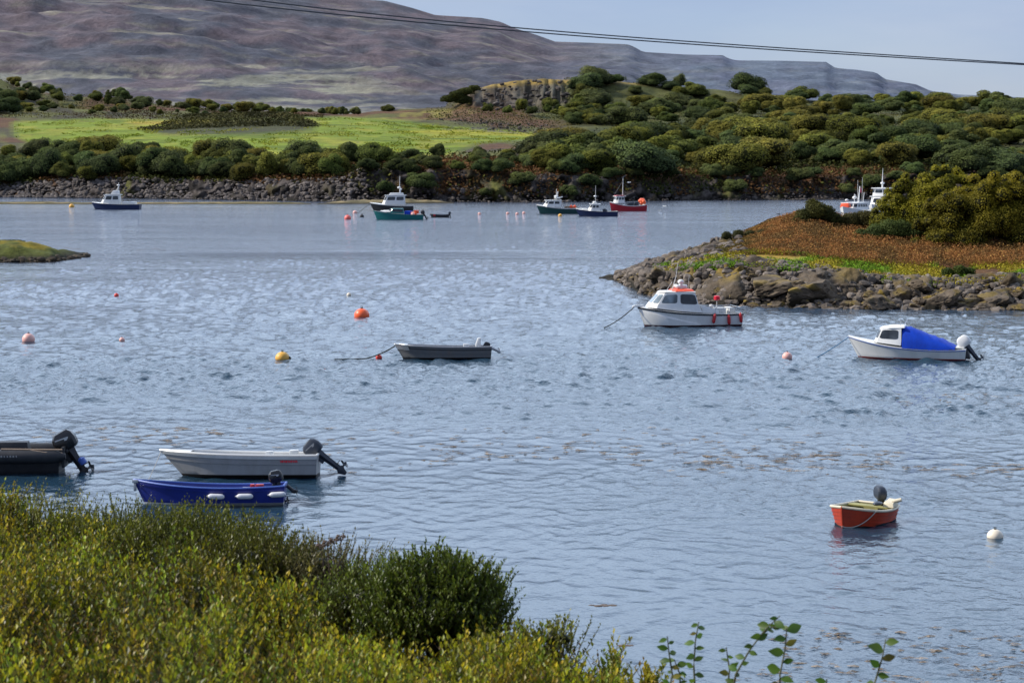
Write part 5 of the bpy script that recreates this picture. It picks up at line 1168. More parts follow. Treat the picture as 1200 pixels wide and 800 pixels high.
IM = leafmat('island_foliage', objvar=.12, trans=.25, rough=.7, spec=.15); BARK = paint('bark', (.075, .06, .045), .9, .5, 6)
def big_tree(name, px, dY, H, lobes, nleaf, size, c0, c1, seed, label, cat, trunk=True, Y=None, zz=None, mat=None, gap=None):
    Y = Y or I0(px) + dY; z = islz(px, Y) if zz is None else zz; o = empty(name, ((px - 600) / F * Y, Y, z - .1), 0, label, cat)
    V, Fc, C = crown_arrays(lobes, nleaf, size, seed, c0, c1, shell=.5, dark=.3, nj=.5); link_mesh('crown', np_mesh_mixed('crown', V, Fc, C), o, [mat or IM])
    mb = MB(); rr_ = random.Random(seed)
    tr = max(.05, H * .035)
    if trunk: mb.tube([(0, 0, -.1), (.05, 0, H * .2), (.1, .05, H * .45)], [tr * 1.4, tr, tr * .6], 8)
    for (x, y, zc, R) in lobes[:8]: mb.tube([(rr_.uniform(-.1, .1), 0, H * (.15 if trunk else 0)), (x * .5, y * .5, zc * .6), (x, y, zc)], [tr * .8, tr * .5, tr * .2], 6)
    mb.build('trunk', BARK, o); return o
gold0, gold1 = (.050, .056, .008), (.36, .30, .020)
def dome_lobes(seed, W, H, n, lean=0.0, D=1.5, r0=.55, r1=1.0):
    r = np.random.RandomState(seed); out = []
    for k in range(n):
        th = r.uniform(.0, PI); q = r.uniform(.12, 1) ** .5; R = (r1 + (r0 * .55 - r1) * q ** 2) * r.uniform(.8, 1.2); x = max(W - R, .2) * q * math.cos(th); z = max(H - R, .2) * q * math.sin(th) ** .75
        out.append((x + lean * z, r.uniform(-D, D) * (1 - .5 * q), max(z, R * .55), R))
    return out
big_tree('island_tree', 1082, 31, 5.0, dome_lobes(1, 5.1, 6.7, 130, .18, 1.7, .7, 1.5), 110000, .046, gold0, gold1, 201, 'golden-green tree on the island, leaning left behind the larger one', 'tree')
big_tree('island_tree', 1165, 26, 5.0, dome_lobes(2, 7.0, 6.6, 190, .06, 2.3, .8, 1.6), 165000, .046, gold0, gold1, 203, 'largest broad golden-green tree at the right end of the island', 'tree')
big_tree('island_bush', 956, 33, 2.6, [(-1.0, 0, .9, .85), (0, 0, 1.3, 1.0), (.8, .1, 1.1, .9), (-.3, .2, 1.9, .6), (1.5, 0, .7, .7), (-1.7, 0, .5, .4)], 15000, .042, (.034, .040, .010), (.11, .10, .018), 205, 'dark round bush at the left end of the island scrub', 'bush')
big_tree('island_bush', 1003, 34, 2.2, [(-1.6, 0, .7, .8), (-.5, 0, .9, .9), (.7, .2, 1.0, .95), (1.7, 0, 1.1, .9)], 15000, .042, (.045, .044, .014), (.125, .10, .028), 207, 'brownish low scrub below the white passenger boats', 'bush')
big_tree('island_bush', 1035, 28, 1.9, [(-1.8, 0, .5, .8), (-.7, -.2, .8, .9), (.5, 0, 1.1, 1.0), (1.6, .2, 1.0, 1.0), (2.6, 0, .7, .9)], 18000, .040, (.050, .066, .018), (.13, .15, .034), 209, 'grey-green low bush in front of the golden trees', 'bush')
big_tree('island_bush', 1122, 9, .9, [(-.7, 0, .35, .5), (.2, 0, .5, .55), (.9, .1, .35, .5)], 6000, .035, (.035, .055, .010), (.100, .125, .018), 211, 'small green bush on the island grass above the shore boulders', 'bush')
big_tree('island_bush', 868, 28, .9, [(-1.2, 0, .3, .45), (-.2, 0, .4, .5), (.8, .1, .35, .5), (1.8, 0, .4, .5)], 8000, .035, (.030, .034, .012), (.080, .070, .020), 213, 'dark low bush on the back slope near the island tip', 'bush')

# ---- foreground bank
top_py = rowf([(-260, 590), (0, 612), (60, 628), (120, 622), (190, 620), (260, 630), (310, 648), (350, 665), (420, 700), (520, 728), (600, 752), (650, 772), (700, 790), (745, 806), (790, 828), (840, 860), (1000, 910)])
Yt = rowf([(-260, 26), (0, 25), (300, 23), (500, 20.5), (700, 19), (800, 18.5), (1000, 17)])
def fg_z(px, Y):
    px = np.asarray(px, float); Y = np.asarray(Y, float); yt = Yt(px); zt = HC + yt * (-_sp + (400 - top_py(px)) / F * _cp) / (_cp + (400 - top_py(px)) / F * _sp)
    near = HC + 12.0 * (-_sp + (400 - (850 + 0 * px)) / F) ; t = np.clip((yt - Y) / (yt - 12.0), 0, 1.4)
    z = zt + (np.minimum(near, zt + .9) - zt) * t - .55 * ss(90, 180, px) * (1 - ss(470, 560, px)) * ss(yt - 5.2, yt - 2.8, Y); back = np.clip(Y - yt, 0, None); return z - back * .75 - back ** 2 * .02
def fg_ground():
    px = np.linspace(-300, 1500, 220); t = np.linspace(0, 1, 110)[:, None]; Y = 3 + 40 * t + 0 * px; PX = np.broadcast_to(px, Y.shape); X = (PX - 600) / F * Y
    X = np.where(True, X, X); z = np.maximum(fg_z(PX, Y), -1.5) - .30 + (fbm(X * 2, Y * 2, 3, 4) - .5) * .2; z = np.where(Y < 11, np.minimum(z, z), z)
    C = mix(np.broadcast_to((.030, .032, .008), PX.shape + (3,)), np.array((.075, .048, .022)), ss(700, 790, PX) * .9); o = link_mesh('bank_ground', np_mesh('bank_ground', np.stack([X, Y, z], -1).reshape(-1, 3), grid_faces(*Y.shape), C.reshape(-1, 3), True), None, [groundmat('bank_soil', 2.0, 12.0, .4, .9, .03)]); tag(o, kind='structure')
fg_ground()
def sprigs(P, H, lean, nleaf, lsize, seed, c0, c1, stemc=(.06, .045, .02), wid=.62, gain=None):
    """upright leafy shoots: every shoot a thin stem with alternate pointed leaves (two faces folded along the midrib)"""
    r = np.random.RandomState(seed); n = len(P); k = np.arange(nleaf); t = (k + .5) / nleaf
    top = np.stack([lean[:, 0], lean[:, 1], np.ones(n)], -1) * H[:, None]
    bend = r.normal(size=(n, 2)) * .10
    B = P[:, None, :] + top[:, None, :] * t[None, :, None]; B[:, :, :2] += (bend[:, None, :] * (t ** 2)[None, :, None]) * H[:, None, None] * 2
    az = r.uniform(0, 6.28, (n, 1)) + k[None] * 2.4 + r.normal(size=(n, nleaf)) * .3; el = .65 + .5 * t[None] + r.normal(size=(n, nleaf)) * .25
    d = np.stack([np.cos(az) * np.cos(el), np.sin(az) * np.cos(el), np.sin(el)], -1); s = lsize * (1.1 - .45 * t)[None] * r.uniform(.6, 1.3, (n, nleaf))
    side = np.cross(d, np.array((0, 0, 1.0))); side /= np.linalg.norm(side, axis=-1, keepdims=True) + 1e-9; upv = np.cross(side, d)
    S = s[..., None]; m = B + d * S * .55 - upv * S * .05; tip = B + d * S * 1.15
    l = B + d * S * .5 + side * S * wid * .5 + upv * S * .16; q = B + d * S * .5 - side * S * wid * .5 + upv * S * .10
    V = np.stack([B, l, tip, q], 2).reshape(-1, 3); Fc = np.arange(n * nleaf * 4).reshape(-1, 4)
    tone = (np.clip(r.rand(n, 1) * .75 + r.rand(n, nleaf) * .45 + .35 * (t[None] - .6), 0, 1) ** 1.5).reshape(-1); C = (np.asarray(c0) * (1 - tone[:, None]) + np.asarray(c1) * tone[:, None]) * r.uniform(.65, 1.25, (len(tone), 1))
    if gain is not None: C = C * np.repeat(gain, nleaf, 0)
    if hasattr(c0, 'shape') and np.ndim(c0) == 2: pass
    C = np.repeat(C, 4, 0)
    w = .0045
    a = P; b = B[:, -1]; mid = B[:, nleaf // 2]; x = np.array((w, 0, 0)); SV = np.stack([a - x, a + x, mid + x * .8, mid - x * .8, b + x * .4, b - x * .4], 1).reshape(-1, 3); i = np.arange(n)[:, None] * 6 + len(V)
    SF = np.concatenate([i + np.array([[0, 1, 2, 3]]), i + np.array([[3, 2, 4, 5]])]); SC = np.broadcast_to(stemc, (len(SV), 3))
    return np.concatenate([V, SV]), np.concatenate([Fc, SF]), np.concatenate([C, SC])
FL = leafmat('bank_foliage', objvar=.05, trans=.35, rough=.42)
def join(parts):
    Vs, Fs, Cs, b = [], [], [], 0
    for V, Fc, C in parts: Vs.append(V); Fs.append(Fc + b); Cs.append(C); b += len(V)
    return np.concatenate(Vs), np.concatenate(Fs), np.concatenate(Cs)
rr = np.random.RandomState(31)
def lump(px, Y): return (fbm(px * .016, Y * .45, 44, 3) - .45) * 1.15 + (fbm(px * .05, Y * 1.2, 45, 3) - .5) * .85
gcol = [((.042, .050, .006), (.36, .33, .016)), ((.050, .048, .007), (.46, .33, .020)), ((.032, .050, .007), (.26, .30, .020))]
parts = []
for j in range(3):
    n = 4300; px = rr.uniform(-140, 800, n); Y = 12.0 + (Yt(px) - 12.0) * rr.rand(n) ** .8; kz = fbm(px * .02 + j * 9, Y * .5, 47, 3); m = (rr.rand(n) < ss(.2, .5, kz) + .3) & (rr.rand(n) < .18 + ss(-.35, .10, lump(px, Y))); px, Y = px[m], Y[m]; n = len(px)
    P = np.stack([(px - 600) / F * Y, Y, fg_z(px, Y) + lump(px, Y) * .8 - .30], -1); H = rr.uniform(.26, .55, n) * (1 - .45 * ss(620, 760, px)); lean = rr.normal(size=(n, 2)) * .22 + np.array((.10, 0))
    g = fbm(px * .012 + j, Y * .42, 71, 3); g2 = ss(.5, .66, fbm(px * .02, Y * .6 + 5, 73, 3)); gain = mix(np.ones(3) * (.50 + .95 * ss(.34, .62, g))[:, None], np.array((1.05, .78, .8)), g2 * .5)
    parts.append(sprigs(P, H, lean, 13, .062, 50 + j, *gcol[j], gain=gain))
n = 1500; px = rr.uniform(-100, 800, n); Y = 12 + (Yt(px) - 12) * rr.rand(n); P = np.stack([(px - 600) / F * Y, Y, fg_z(px, Y) + lump(px, Y) * .35 - .2], -1)
parts.append(sprigs(P, rr.uniform(.2, .45, n), rr.normal(size=(n, 2)) * .3, 8, .05, 58, (.12, .07, .02), (.26, .13, .03)))
n = 2600; px = rr.uniform(800, 1480, n); Y = rr.uniform(9, 21, n); m = fg_z(px, Y) > .5; px, Y = px[m], Y[m]; n = len(px)
P = np.stack([(px - 600) / F * Y, Y, fg_z(px, Y) - .34], -1); parts.append(sprigs(P, rr.uniform(.16, .34, n), rr.normal(size=(n, 2)) * .25, 10, .055, 59, *gcol[0]))
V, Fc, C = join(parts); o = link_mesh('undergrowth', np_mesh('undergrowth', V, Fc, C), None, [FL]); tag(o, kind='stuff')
# distinct shrubs standing out of the undergrowth
def shrub(px, pyb, Y, w, h, nsh, nleaf, ls, c0, c1, seed, label, twig=0.0, name='shrub', dome=True, sprH=(.3, .55)):
    r = np.random.RandomState(seed); x0, _, z0 = atd(px, pyb, Y); o = empty(name, (x0, Y, z0), 0, label, 'bush')
    d = r.normal(size=(nsh, 3)); d /= np.linalg.norm(d, axis=1)[:, None]; d[:, 2] = np.abs(d[:, 2]); q = r.uniform(.55, 1.0, nsh)[:, None]
    bump = (.8 + .4 * fbm(d[:, 0] * 2.5 + seed, d[:, 1] * 2.5 + d[:, 2] * 2, seed, 3))[:, None]
    P = d * q * bump * np.array((w, w * .8, h)); H = r.uniform(*sprH, nsh); P[:, 2] -= H * .6
    lean = d[:, :2] * .45 + r.normal(size=(nsh, 2)) * .15 + np.array((.06, 0))
    V, Fc, C = sprigs(P, H, lean, nleaf, ls, seed, c0, c1); link_mesh('foliage', np_mesh('foliage', V, Fc, C), o, [FL])
    mb = MB(); rn = random.Random(seed)
    for k in range(16):
        e = P[rn.randrange(nsh)]; mb.tube([(rn.uniform(-.1, .1), rn.uniform(-.1, .1), -.4), (e[0] * .5, e[1] * .5, e[2] * .6), tuple(e)], [.02, .014, .006], 5)
    mb.build('stem', BARK, o)
    V, Fc, C = crown_arrays([(0, 0, h * .18, min(w, h) * .95), (w * .4, 0, h * .1, min(w, h) * .7), (-w * .4, 0, h * .1, min(w, h) * .7)], 10, .02, seed, c0, c1, dark=.25); me = np_mesh_mixed('inner_shade', V, Fc, C); link_mesh('shade_core', me, o, [FL])  # dark filler lobes behind the shoots, shade put into their colour
    return o
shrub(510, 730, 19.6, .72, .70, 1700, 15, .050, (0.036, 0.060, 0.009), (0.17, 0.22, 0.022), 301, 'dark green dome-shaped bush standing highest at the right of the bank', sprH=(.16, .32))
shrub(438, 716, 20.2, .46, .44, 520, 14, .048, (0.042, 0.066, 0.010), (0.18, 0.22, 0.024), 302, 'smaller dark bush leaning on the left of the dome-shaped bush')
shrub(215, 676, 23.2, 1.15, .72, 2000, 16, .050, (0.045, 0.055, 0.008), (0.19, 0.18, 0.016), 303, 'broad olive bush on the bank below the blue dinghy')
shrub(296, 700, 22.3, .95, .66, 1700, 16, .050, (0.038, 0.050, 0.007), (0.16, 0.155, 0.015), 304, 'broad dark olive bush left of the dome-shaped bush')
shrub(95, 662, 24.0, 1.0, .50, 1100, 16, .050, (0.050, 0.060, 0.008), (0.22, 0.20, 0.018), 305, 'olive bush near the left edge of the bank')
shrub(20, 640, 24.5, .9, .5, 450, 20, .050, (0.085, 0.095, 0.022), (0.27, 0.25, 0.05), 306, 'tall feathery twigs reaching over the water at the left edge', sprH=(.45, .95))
shrub(150, 628, 24.5, .8, .28, 160, 18, .048, (0.057, 0.068, 0.014), (0.192, 0.184, 0.032), 307, 'feathery twigs in front of the blue dinghy bow', sprH=(.35, .7))
shrub(375, 668, 22.0, .55, .20, 160, 16, .045, (0.074, 0.070, 0.027), (0.208, 0.176, 0.056), 308, 'thin grey twigs between the olive bush and the dome-shaped bush', sprH=(.35, .65))
shrub(648, 750, 18.9, .28, .12, 46, 12, .050, (0.068, 0.081, 0.014), (0.256, 0.248, 0.026), 309, 'leafy spray at the right shoulder of the bank', sprH=(.25, .42))

# dried umbel flower heads left of the dome bush
mb = MB(); x, y, z = atd(388, 676, 21.5)
for k in range(4):
    a, b = (k - 1.5) * .07, .03 * (k % 2); mb.tube([(a * .3, b, -.3), (a * .8, b, .15), (a, b, .30 + .03 * k)], .005, 5)
    for j in range(12):
        t = j * .52; e = (a + .045 * math.cos(t), b + .045 * math.sin(t), .34 + .03 * k + .006 * (j % 3)); mb.tube([(a, b, .29 + .03 * k), e], .0025, 4); mb.ball(e, .011, 6)
thing_mesh(mb, 'umbel_plant', paint('dry_umbel', (.13, .085, .06), .9, .4, 20), 'dried brown umbel flower heads just left of the dome-shaped bush', 'plant').location = (x, y, z)

# tall saplings along the bottom edge
SAPL = leafmat('sapling_leaf', objvar=.1, trans=.4, rough=.45); SAPS = paint('green_stem', (.06, .065, .025), .7, .4, 20)
def sapling(path, Y, leaves, label, seed, ls=.055):
    r = random.Random(seed); x0, _, z0 = atd(path[0][0], path[0][1], Y); base = Vector((x0, Y, z0)); o = empty('sapling', base, 0, label, 'sapling', 'saplings along the bottom edge')
    pts = [Vector(atd(a, b, Y + r.uniform(-.05, .05))) - base for a, b in path]
    P2 = []
    for i in range(len(pts) - 1):
        for k in range(4): P2.append(pts[i].lerp(pts[i + 1], k / 4))
    P2.append(pts[-1]); mb = MB(); mb.tube(P2, [0.0095 * (1 - .65 * i / len(P2)) for i in range(len(P2))], 6); mb.build('stem', SAPS, o); base_pts = P2
    for k in range(leaves):
        t = .12 + .88 * (k + .5) / leaves; i = t * (len(P2) - 1); p = P2[int(i)].lerp(P2[min(int(i) + 1, len(P2) - 1)], i - int(i)); sd = 1 if k % 2 else -1; s = ls * 1.3 * r.uniform(.65, 1.3)
        d = Vector((sd * r.uniform(.5, 1), r.uniform(-.8, .8), r.uniform(-.25, .45))).normalized(); w = d.cross(Vector((r.uniform(-.6, .6), -1.0, r.uniform(-.1, .9)))).normalized(); nrm = w.cross(d); L = [p, p + d * .012]
        c0 = p + d * .004; V = []; fs = []
        prof = [.06, .42, .60, .62, .48, .26, .0]
        for j, q in enumerate(prof):
            u = j / 6; cc = c0 + d * s * 1.25 * u + nrm * (-.18 * s * u * u); V += [cc + w * s * .55 * q + nrm * s * .12 * q, cc, cc - w * s * .55 * q + nrm * s * .12 * q]
        for j in range(6): fs += [(j * 3, j * 3 + 3, j * 3 + 4, j * 3 + 1), (j * 3 + 1, j * 3 + 4, j * 3 + 5, j * 3 + 2)]
        m2 = MB(); m2.add(V, fs); me = m2.build('leaf', SAPL, o); at = me.data.color_attributes.new('Col', 'FLOAT_COLOR', 'POINT'); g = r.uniform(.7, 1.25); yl = r.random() < .15
        for q in at.data: q.color = ((.16 if yl else .075) * g, .135 * g, .018 * g, 1)
sapling([(783, 812), (788, 790), (784, 765), (782, 745)], 15.5, 9, 'slender sapling at the bottom edge, leftmost of the row beside the bank', 1, .045)
sapling([(797, 815), (797, 790), (790, 772)], 15.8, 7, 'short sapling tucked between the two leftmost ones', 2, .045)
sapling([(815, 815), (813, 780), (815, 750), (819, 728)], 15.2, 11, 'straight sapling with small leaves, second tall one from the left', 3, .045)
sapling([(858, 815), (862, 790), (878, 762), (896, 738), (914, 721)], 15, 13, 'tallest sapling, arching to the right at the bottom edge', 4, .052)
sapling([(851, 815), (855, 785), (851, 758)], 15.3, 7, 'small sapling just left of the arching one', 5, .045)
sapling([(893, 742), (905, 734), (918, 736)], 15, 4, 'side shoot at the top of the arching sapling', 6, .045)
sapling([(914, 815), (914, 790), (920, 760), (922, 735)], 14.8, 8, 'sapling with large drooping leaves, right of the arching one', 7, .072)
sapling([(1020, 815), (1028, 790), (1034, 770), (1038, 748)], 14.5, 6, 'broad-leaved sapling standing alone on the right', 8, .072)
sapling([(970, 822), (968, 806), (969, 795)], 14.6, 3, 'sapling tip just showing at the bottom edge', 9, .045)
# ================================================================== water, weed, sky, light, camera
def chop(PX, PY, X, Y):
    """how ruffled the surface is: slicks lie in long patches across the wind"""
    n = fbm(X * .030, Y * .045, 401, 4); n2 = fbm(X * .11, Y * .10, 407, 3); n3 = fbm(X * .012 + 3, Y * .06, 411, 4)
    a = .42 + .55 * ss(.36, .60, n) * (.55 + .45 * ss(.35, .6, n2))
    a = a * (.40 + .60 * ss(.36, .56, n3))
    calm = np.exp(-((PY - 297) / 10.0) ** 2) * ss(760, 420, PX) * .75 + np.exp(-((PY - 530) / 26.0) ** 2) * .55 + np.exp(-((PY - 262) / 5.0) ** 2) * .4
    calm = calm + ss(450, 540, PY) * ss(860, 480, PX) * .55 + ss(560, 690, PY) * ss(1150, 760, PX) * .75
    rough = np.exp(-((PY - 405) / 55.0) ** 2) * .55 + np.exp(-((PY - 640) / 40.0) ** 2) * ss(600, 900, PX) * .35 + np.exp(-((PY - 785) / 22.0) ** 2) * ss(850, 1000, PX) * .3
    return np.clip(.09 + a * (1 - np.clip(calm, 0, .85)) + rough * .14 * (.6 + .6 * n2), .12, .66)
def water():
    m, nt, b = new_mat('sea_water'); ln = nt.links.new
    tc = nt.nodes.new('ShaderNodeTexCoord'); at = N(nt, 'Attribute', attribute_name='Col')
    def noise(scale, sx, sy, detail=3.0, rough=.5, rot=0.0):
        mp = N(nt, 'Mapping'); mp.inputs['Scale'].default_value = (sx, sy, 1); mp.inputs['Rotation'].default_value = (0, 0, rot); ln(tc.outputs['Object'], mp.inputs[0])
        n = N(nt, 'TexNoise', Scale=scale, Detail=detail, Roughness=rough); ln(mp.outputs[0], n.inputs['Vector']); return n.outputs[0]
    def math_(op, a, b_):
        n = N(nt, 'Math', operation=op)
        for i, q in enumerate((a, b_)):
            if isinstance(q, (int, float)): n.inputs[i].default_value = q
            else: ln(q, n.inputs[i])
        return n.outputs[0]
    h1 = noise(1.3, 1.3, 1.0, 4, .6, .5); h2 = noise(4.2, 1.2, 1.0, 3, .6, .3); h3 = noise(.45, 1.1, 1.0, 2, .5, .7)
    hh = math_('ADD', math_('ADD', math_('MULTIPLY', h1, WB[0]), math_('MULTIPLY', h2, WB[1])), math_('MULTIPLY', h3, WB[2]))
    sep = nt.nodes.new('ShaderNodeSeparateColor'); ln(at.outputs['Color'], sep.inputs[0]); hh = math_('MULTIPLY', hh, sep.outputs[0])
    cm = N(nt, 'MixRGB'); ln(sep.outputs[1], cm.inputs[0]); cm.inputs[1].default_value = (.016, .042, .070, 1); cm.inputs[2].default_value = (.085, .105, .150, 1); ln(cm.outputs[0], b.inputs['Base Color'])   # far water painted paler, in place of sky light its waves fail to reflect
    bp = N(nt, 'Bump', Strength=1.0, Distance=1.0); ln(hh, bp.inputs['Height']); ln(bp.outputs[0], b.inputs['Normal'])
    b.inputs['Base Color'].default_value = (.014, .038, .062, 1); b.inputs['Roughness'].default_value = .06; b.inputs['IOR'].default_value = 1.333
    # the ruffled sheet: rows close together near the eye, waves really displaced
    px = np.concatenate([np.arange(-1800, -260, 12.0), np.arange(-260, 1461, 1.8), np.arange(1461, 3000, 12.0)]); py = np.concatenate([np.arange(960, 520, -1.0), np.arange(520, 231, -.62)])
    Yr = np.array([onz(600, v)[1] for v in py]); PX, Y = np.meshgrid(px, Yr); PY = np.broadcast_to(py[:, None], Y.shape); X = (PX - 600) / F * Y
    dY = np.abs(np.gradient(Yr))[:, None]; amp = chop(PX, PY, X, Y)
    z = np.zeros(X.shape); r = np.random.RandomState(12); K = 44
    wx = X + (fbm(X * .25, Y * .25, 421, 3) - .5) * 2.5; wy = Y + (fbm(X * .25 + 40, Y * .25, 423, 3) - .5) * 2.5
    for k in range(K):
        lam = .55 * (2.3 / .55) ** (k / (K - 1)) * r.uniform(.9, 1.1); th = r.normal() * 1.0 - .2; kx, ky = math.cos(th) * 2 * PI / lam, math.sin(th) * 2 * PI / lam
        ly = lam / max(abs(math.sin(th)), .15); w = ss(1.6, 3.2, ly / dY) * (1 - .6 * ss(1.0, 1.7, lam) * ss(470, 600, PY))
        s = WS / math.sqrt(K) * 1.414 * (1.1 if lam < 1.6 else .8); z = z + s * lam / (2 * PI) * np.sin(kx * wx + ky * wy + r.uniform(0, 6.28)) * w
    sd_ = .07; z = z + np.maximum(z, 0) ** 2 * 2.0                    # crests sharper than troughs
    z = z * amp
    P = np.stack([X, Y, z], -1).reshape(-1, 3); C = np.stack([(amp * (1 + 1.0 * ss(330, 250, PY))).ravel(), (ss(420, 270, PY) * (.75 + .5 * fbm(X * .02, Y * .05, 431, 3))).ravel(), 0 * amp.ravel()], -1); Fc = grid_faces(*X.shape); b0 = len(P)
    xs = np.linspace(-3500, 3500, 15); ys = np.linspace(-200, 6800, 15); Xc, Yc = np.meshgrid(xs, ys)
    P = np.concatenate([P, np.stack([Xc, Yc, Xc * 0 - .35], -1).reshape(-1, 3)]); C = np.concatenate([C, np.full((225, 3), .6)]); Fc = np.concatenate([Fc, grid_faces(15, 15) + b0])
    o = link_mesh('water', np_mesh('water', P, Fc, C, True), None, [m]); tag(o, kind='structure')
WS, WB = .31, (.20, .08, .22)
water()
weedm = groundmat('wet_weed', 3, 15, .3, .3, .02)
_nt = weedm.node_tree; _t = _nt.nodes.new('ShaderNodeBsdfTransparent'); _x = _nt.nodes.new('ShaderNodeMixShader'); _n = N(_nt, 'TexNoise', Scale=14.0, Detail=3.0); _r = ramp(_nt, [(.36, .15), (.60, .85)], _n.outputs[0]); _tc = _nt.nodes.new('ShaderNodeTexCoord'); _nt.links.new(_tc.outputs['Object'], _n.inputs['Vector'])   # half sunk: the water shows between the fronds
_nt.links.new(_r.outputs[0], _x.inputs[0]); _nt.links.new(_t.outputs[0], _x.inputs[1]); _nt.links.new(_nt.nodes['Principled BSDF'].outputs[0], _x.inputs[2]); _nt.links.new(_x.outputs[0], _nt.nodes['Material Output'].inputs[0])
def weed_patches(name, bands, seed):
    rr = np.random.RandomState(seed); V, Fs, C, b = [], [], [], 0
    for (x0, x1, y0, y1, n, smax) in bands:
        for k in range(n):
            px, py = rr.uniform(x0, x1), rr.uniform(y0, y1); x, y, _ = onz(px, py)
            if float(fbm(x * .06, y * .05, seed, 3)) < .42: continue
            L = rr.uniform(.08, smax) * (1.6 if rr.rand() < .1 else 1); W = min(L * rr.uniform(.3, .8), .16 * (1 if py < 700 else .5)); a = rr.uniform(-.4, .4); m = 10; th = np.linspace(0, 6.283, m + 1)[:-1]; q = rr.uniform(.45, 1.1, m)
            ex, ey = np.cos(th) * L * q, np.sin(th) * W * q; V.append(np.stack([x + ex * math.cos(a) - ey * math.sin(a), y + ex * math.sin(a) + ey * math.cos(a), np.full(m, .012) + rr.rand(m) * .01], -1)); V.append(np.array([[x, y, .035 + .02 * rr.rand()]]))
            for j in range(m): Fs.append((b + j, b + (j + 1) % m, b + m))
            t = rr.rand(); C.append(np.broadcast_to(np.array((.17, .115, .065)) * (1 - t) + np.array((.36, .29, .22)) * t, (m + 1, 3)) * rr.uniform(.5, 1.1)); b += m + 1
    o = link_mesh(name, np_mesh(name, np.concatenate(V), np.array(Fs), np.concatenate(C), False, 3), None, [weedm]); return tag(o, kind='stuff')
weed_patches('floating_seaweed', [(60, 1230, 500, 560, 260, .28), (500, 1000, 518, 545, 130, .30), (820, 1230, 530, 552, 90, .50), (740, 1230, 735, 800, 240, .20), (40, 260, 500, 520, 50, .35), (60, 200, 288, 294, 18, 1.0), (1050, 1200, 462, 476, 30, .3)], 3)
def clump(px, py, w, label):
    x, y, _ = onz(px, py); mb = MB(); rr = random.Random(px)
    for k in range(16): mb.ball((rr.uniform(-1, 1) * w * .75, rr.uniform(-.4, .4) * w * .6, 0), rr.uniform(.07, .16) * w * 1.2, 8, 0, .35, 1.9)
    o = mb.build('seaweed_clump', M['weedclump']); o.location = (x, y, 0); tag(o, label, 'seaweed')
M['weedclump'] = paint('brown_weed', (.09, .05, .022), .6, .5, 6)
clump(707, 709, .38, 'long brown seaweed clump floating alone right of the bank'); clump(733, 756, .22, 'small brown seaweed clump near the bank corner')
x, y, _ = onz(1072, 364); 

ELEV, AZ = 37.0, -86.0                                        # sun on the left, a little beyond the boats
world = bpy.data.worlds.new('World'); scene.world = world; world.use_nodes = True; nt = world.node_tree; nt.nodes.clear()
out = nt.nodes.new('ShaderNodeOutputWorld'); bg = nt.nodes.new('ShaderNodeBackground'); sky = nt.nodes.new('ShaderNodeTexSky')
sky.sky_type = 'NISHITA'; sky.sun_disc = False; sky.sun_elevation = rad(ELEV); sky.sun_rotation = rad(AZ); sky.air_density = 1.0; sky.dust_density = .6; sky.ozone_density = 2.5; sky.altitude = 0
# thin broken cloud over the blue, from noise on the sky direction
tc = nt.nodes.new('ShaderNodeTexCoord'); mp = N(nt, 'Mapping'); mp.inputs['Scale'].default_value = (1, 1, 4.5); nt.links.new(tc.outputs['Generated'], mp.inputs[0])
nz = N(nt, 'TexNoise', Scale=2.2, Detail=6.0, Roughness=.55); nt.links.new(mp.outputs[0], nz.inputs['Vector']); rp = ramp(nt, [(.30, 0.35), (.60, 1.0)], nz.outputs[0])
mx = N(nt, 'MixRGB'); mu = N(nt, 'Math', operation='MULTIPLY'); mu.inputs[1].default_value = .92; nt.links.new(rp.outputs[0], mu.inputs[0]); nt.links.new(mu.outputs[0], mx.inputs[0]); mx.inputs[2].default_value = (3.35, 4.1, 5.75, 1)
nz2 = N(nt, 'TexNoise', Scale=7.0, Detail=5.0, Roughness=.5); nt.links.new(mp.outputs[0], nz2.inputs['Vector']); rp2 = ramp(nt, [(.40, 0.0), (.68, .55)], nz2.outputs[0]); cl2 = N(nt, 'MixRGB'); nt.links.new(rp2.outputs[0], cl2.inputs[0]); cl2.inputs[1].default_value = (3.2, 4.0, 5.7, 1); cl2.inputs[2].default_value = (4.6, 5.1, 6.2, 1); nt.links.new(cl2.outputs[0], mx.inputs[2])
tint = N(nt, 'MixRGB', blend_type='MULTIPLY'); tint.inputs[0].default_value = 1.0; tint.inputs[2].default_value = (.93, .97, 1.25, 1); nt.links.new(sky.outputs[0], tint.inputs[1]); nt.links.new(tint.outputs[0], mx.inputs[1])
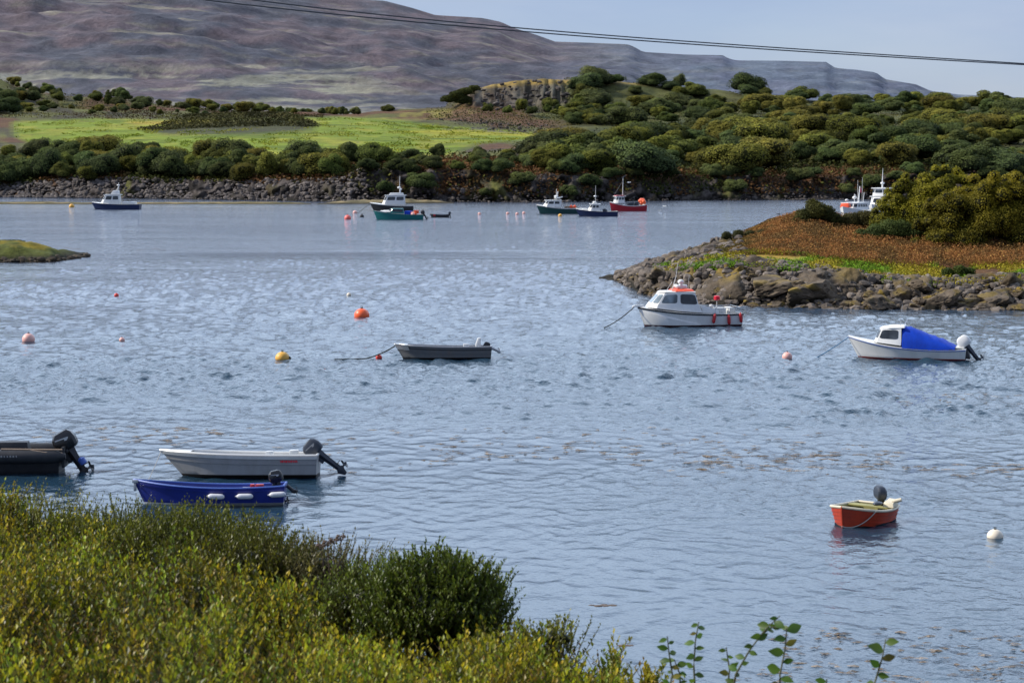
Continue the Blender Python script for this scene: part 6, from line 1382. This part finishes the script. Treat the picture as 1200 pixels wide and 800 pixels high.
# unseen bright cloud bank added beyond the hills to brighten the water's reflection
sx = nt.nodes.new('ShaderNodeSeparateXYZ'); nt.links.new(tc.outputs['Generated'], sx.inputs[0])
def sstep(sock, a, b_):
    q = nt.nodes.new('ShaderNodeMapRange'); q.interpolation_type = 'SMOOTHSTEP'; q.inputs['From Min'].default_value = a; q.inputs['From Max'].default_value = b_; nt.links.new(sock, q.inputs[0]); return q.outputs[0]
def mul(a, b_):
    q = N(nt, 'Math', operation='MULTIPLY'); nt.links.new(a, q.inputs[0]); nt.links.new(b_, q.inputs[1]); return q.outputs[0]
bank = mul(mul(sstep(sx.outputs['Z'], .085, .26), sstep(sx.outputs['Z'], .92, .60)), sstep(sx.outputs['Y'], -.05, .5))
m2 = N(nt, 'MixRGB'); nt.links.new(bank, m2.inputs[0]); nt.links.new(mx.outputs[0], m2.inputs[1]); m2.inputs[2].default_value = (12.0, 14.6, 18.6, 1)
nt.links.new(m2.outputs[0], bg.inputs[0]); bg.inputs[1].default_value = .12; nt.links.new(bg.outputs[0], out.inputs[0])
sd = bpy.data.lights.new('sun', 'SUN'); sd.energy = 5.0; sd.angle = rad(.53); sd.color = (1.0, .94, .84); so = bpy.data.objects.new('sun', sd); COL.objects.link(so)
sv = Vector((math.sin(rad(AZ)) * math.cos(rad(ELEV)), math.cos(rad(AZ)) * math.cos(rad(ELEV)), math.sin(rad(ELEV)))); so.rotation_euler = sv.to_track_quat('Z', 'Y').to_euler(); so.location = sv * 200
cd = bpy.data.cameras.new('camera'); cam = bpy.data.objects.new('camera', cd); COL.objects.link(cam); cam.location = (0, 0, HC); cam.rotation_euler = (PI / 2 - PITCH, 0, 0)
cd.sensor_width = 36; cd.lens = 36 * F / 1200; cd.clip_start = .5; cd.clip_end = 20000; cd.dof.use_dof = True; cd.dof.focus_distance = 75; cd.dof.aperture_fstop = 4.5
scene.camera = cam
scene.view_settings.view_transform = 'Standard'; scene.view_settings.look = 'None'; scene.view_settings.exposure = 0; scene.view_settings.gamma = 1
scene.render.engine = 'CYCLES'; scene.cycles.max_bounces = 6; scene.cycles.use_denoising = True; scene.cycles.sample_clamp_indirect = 5
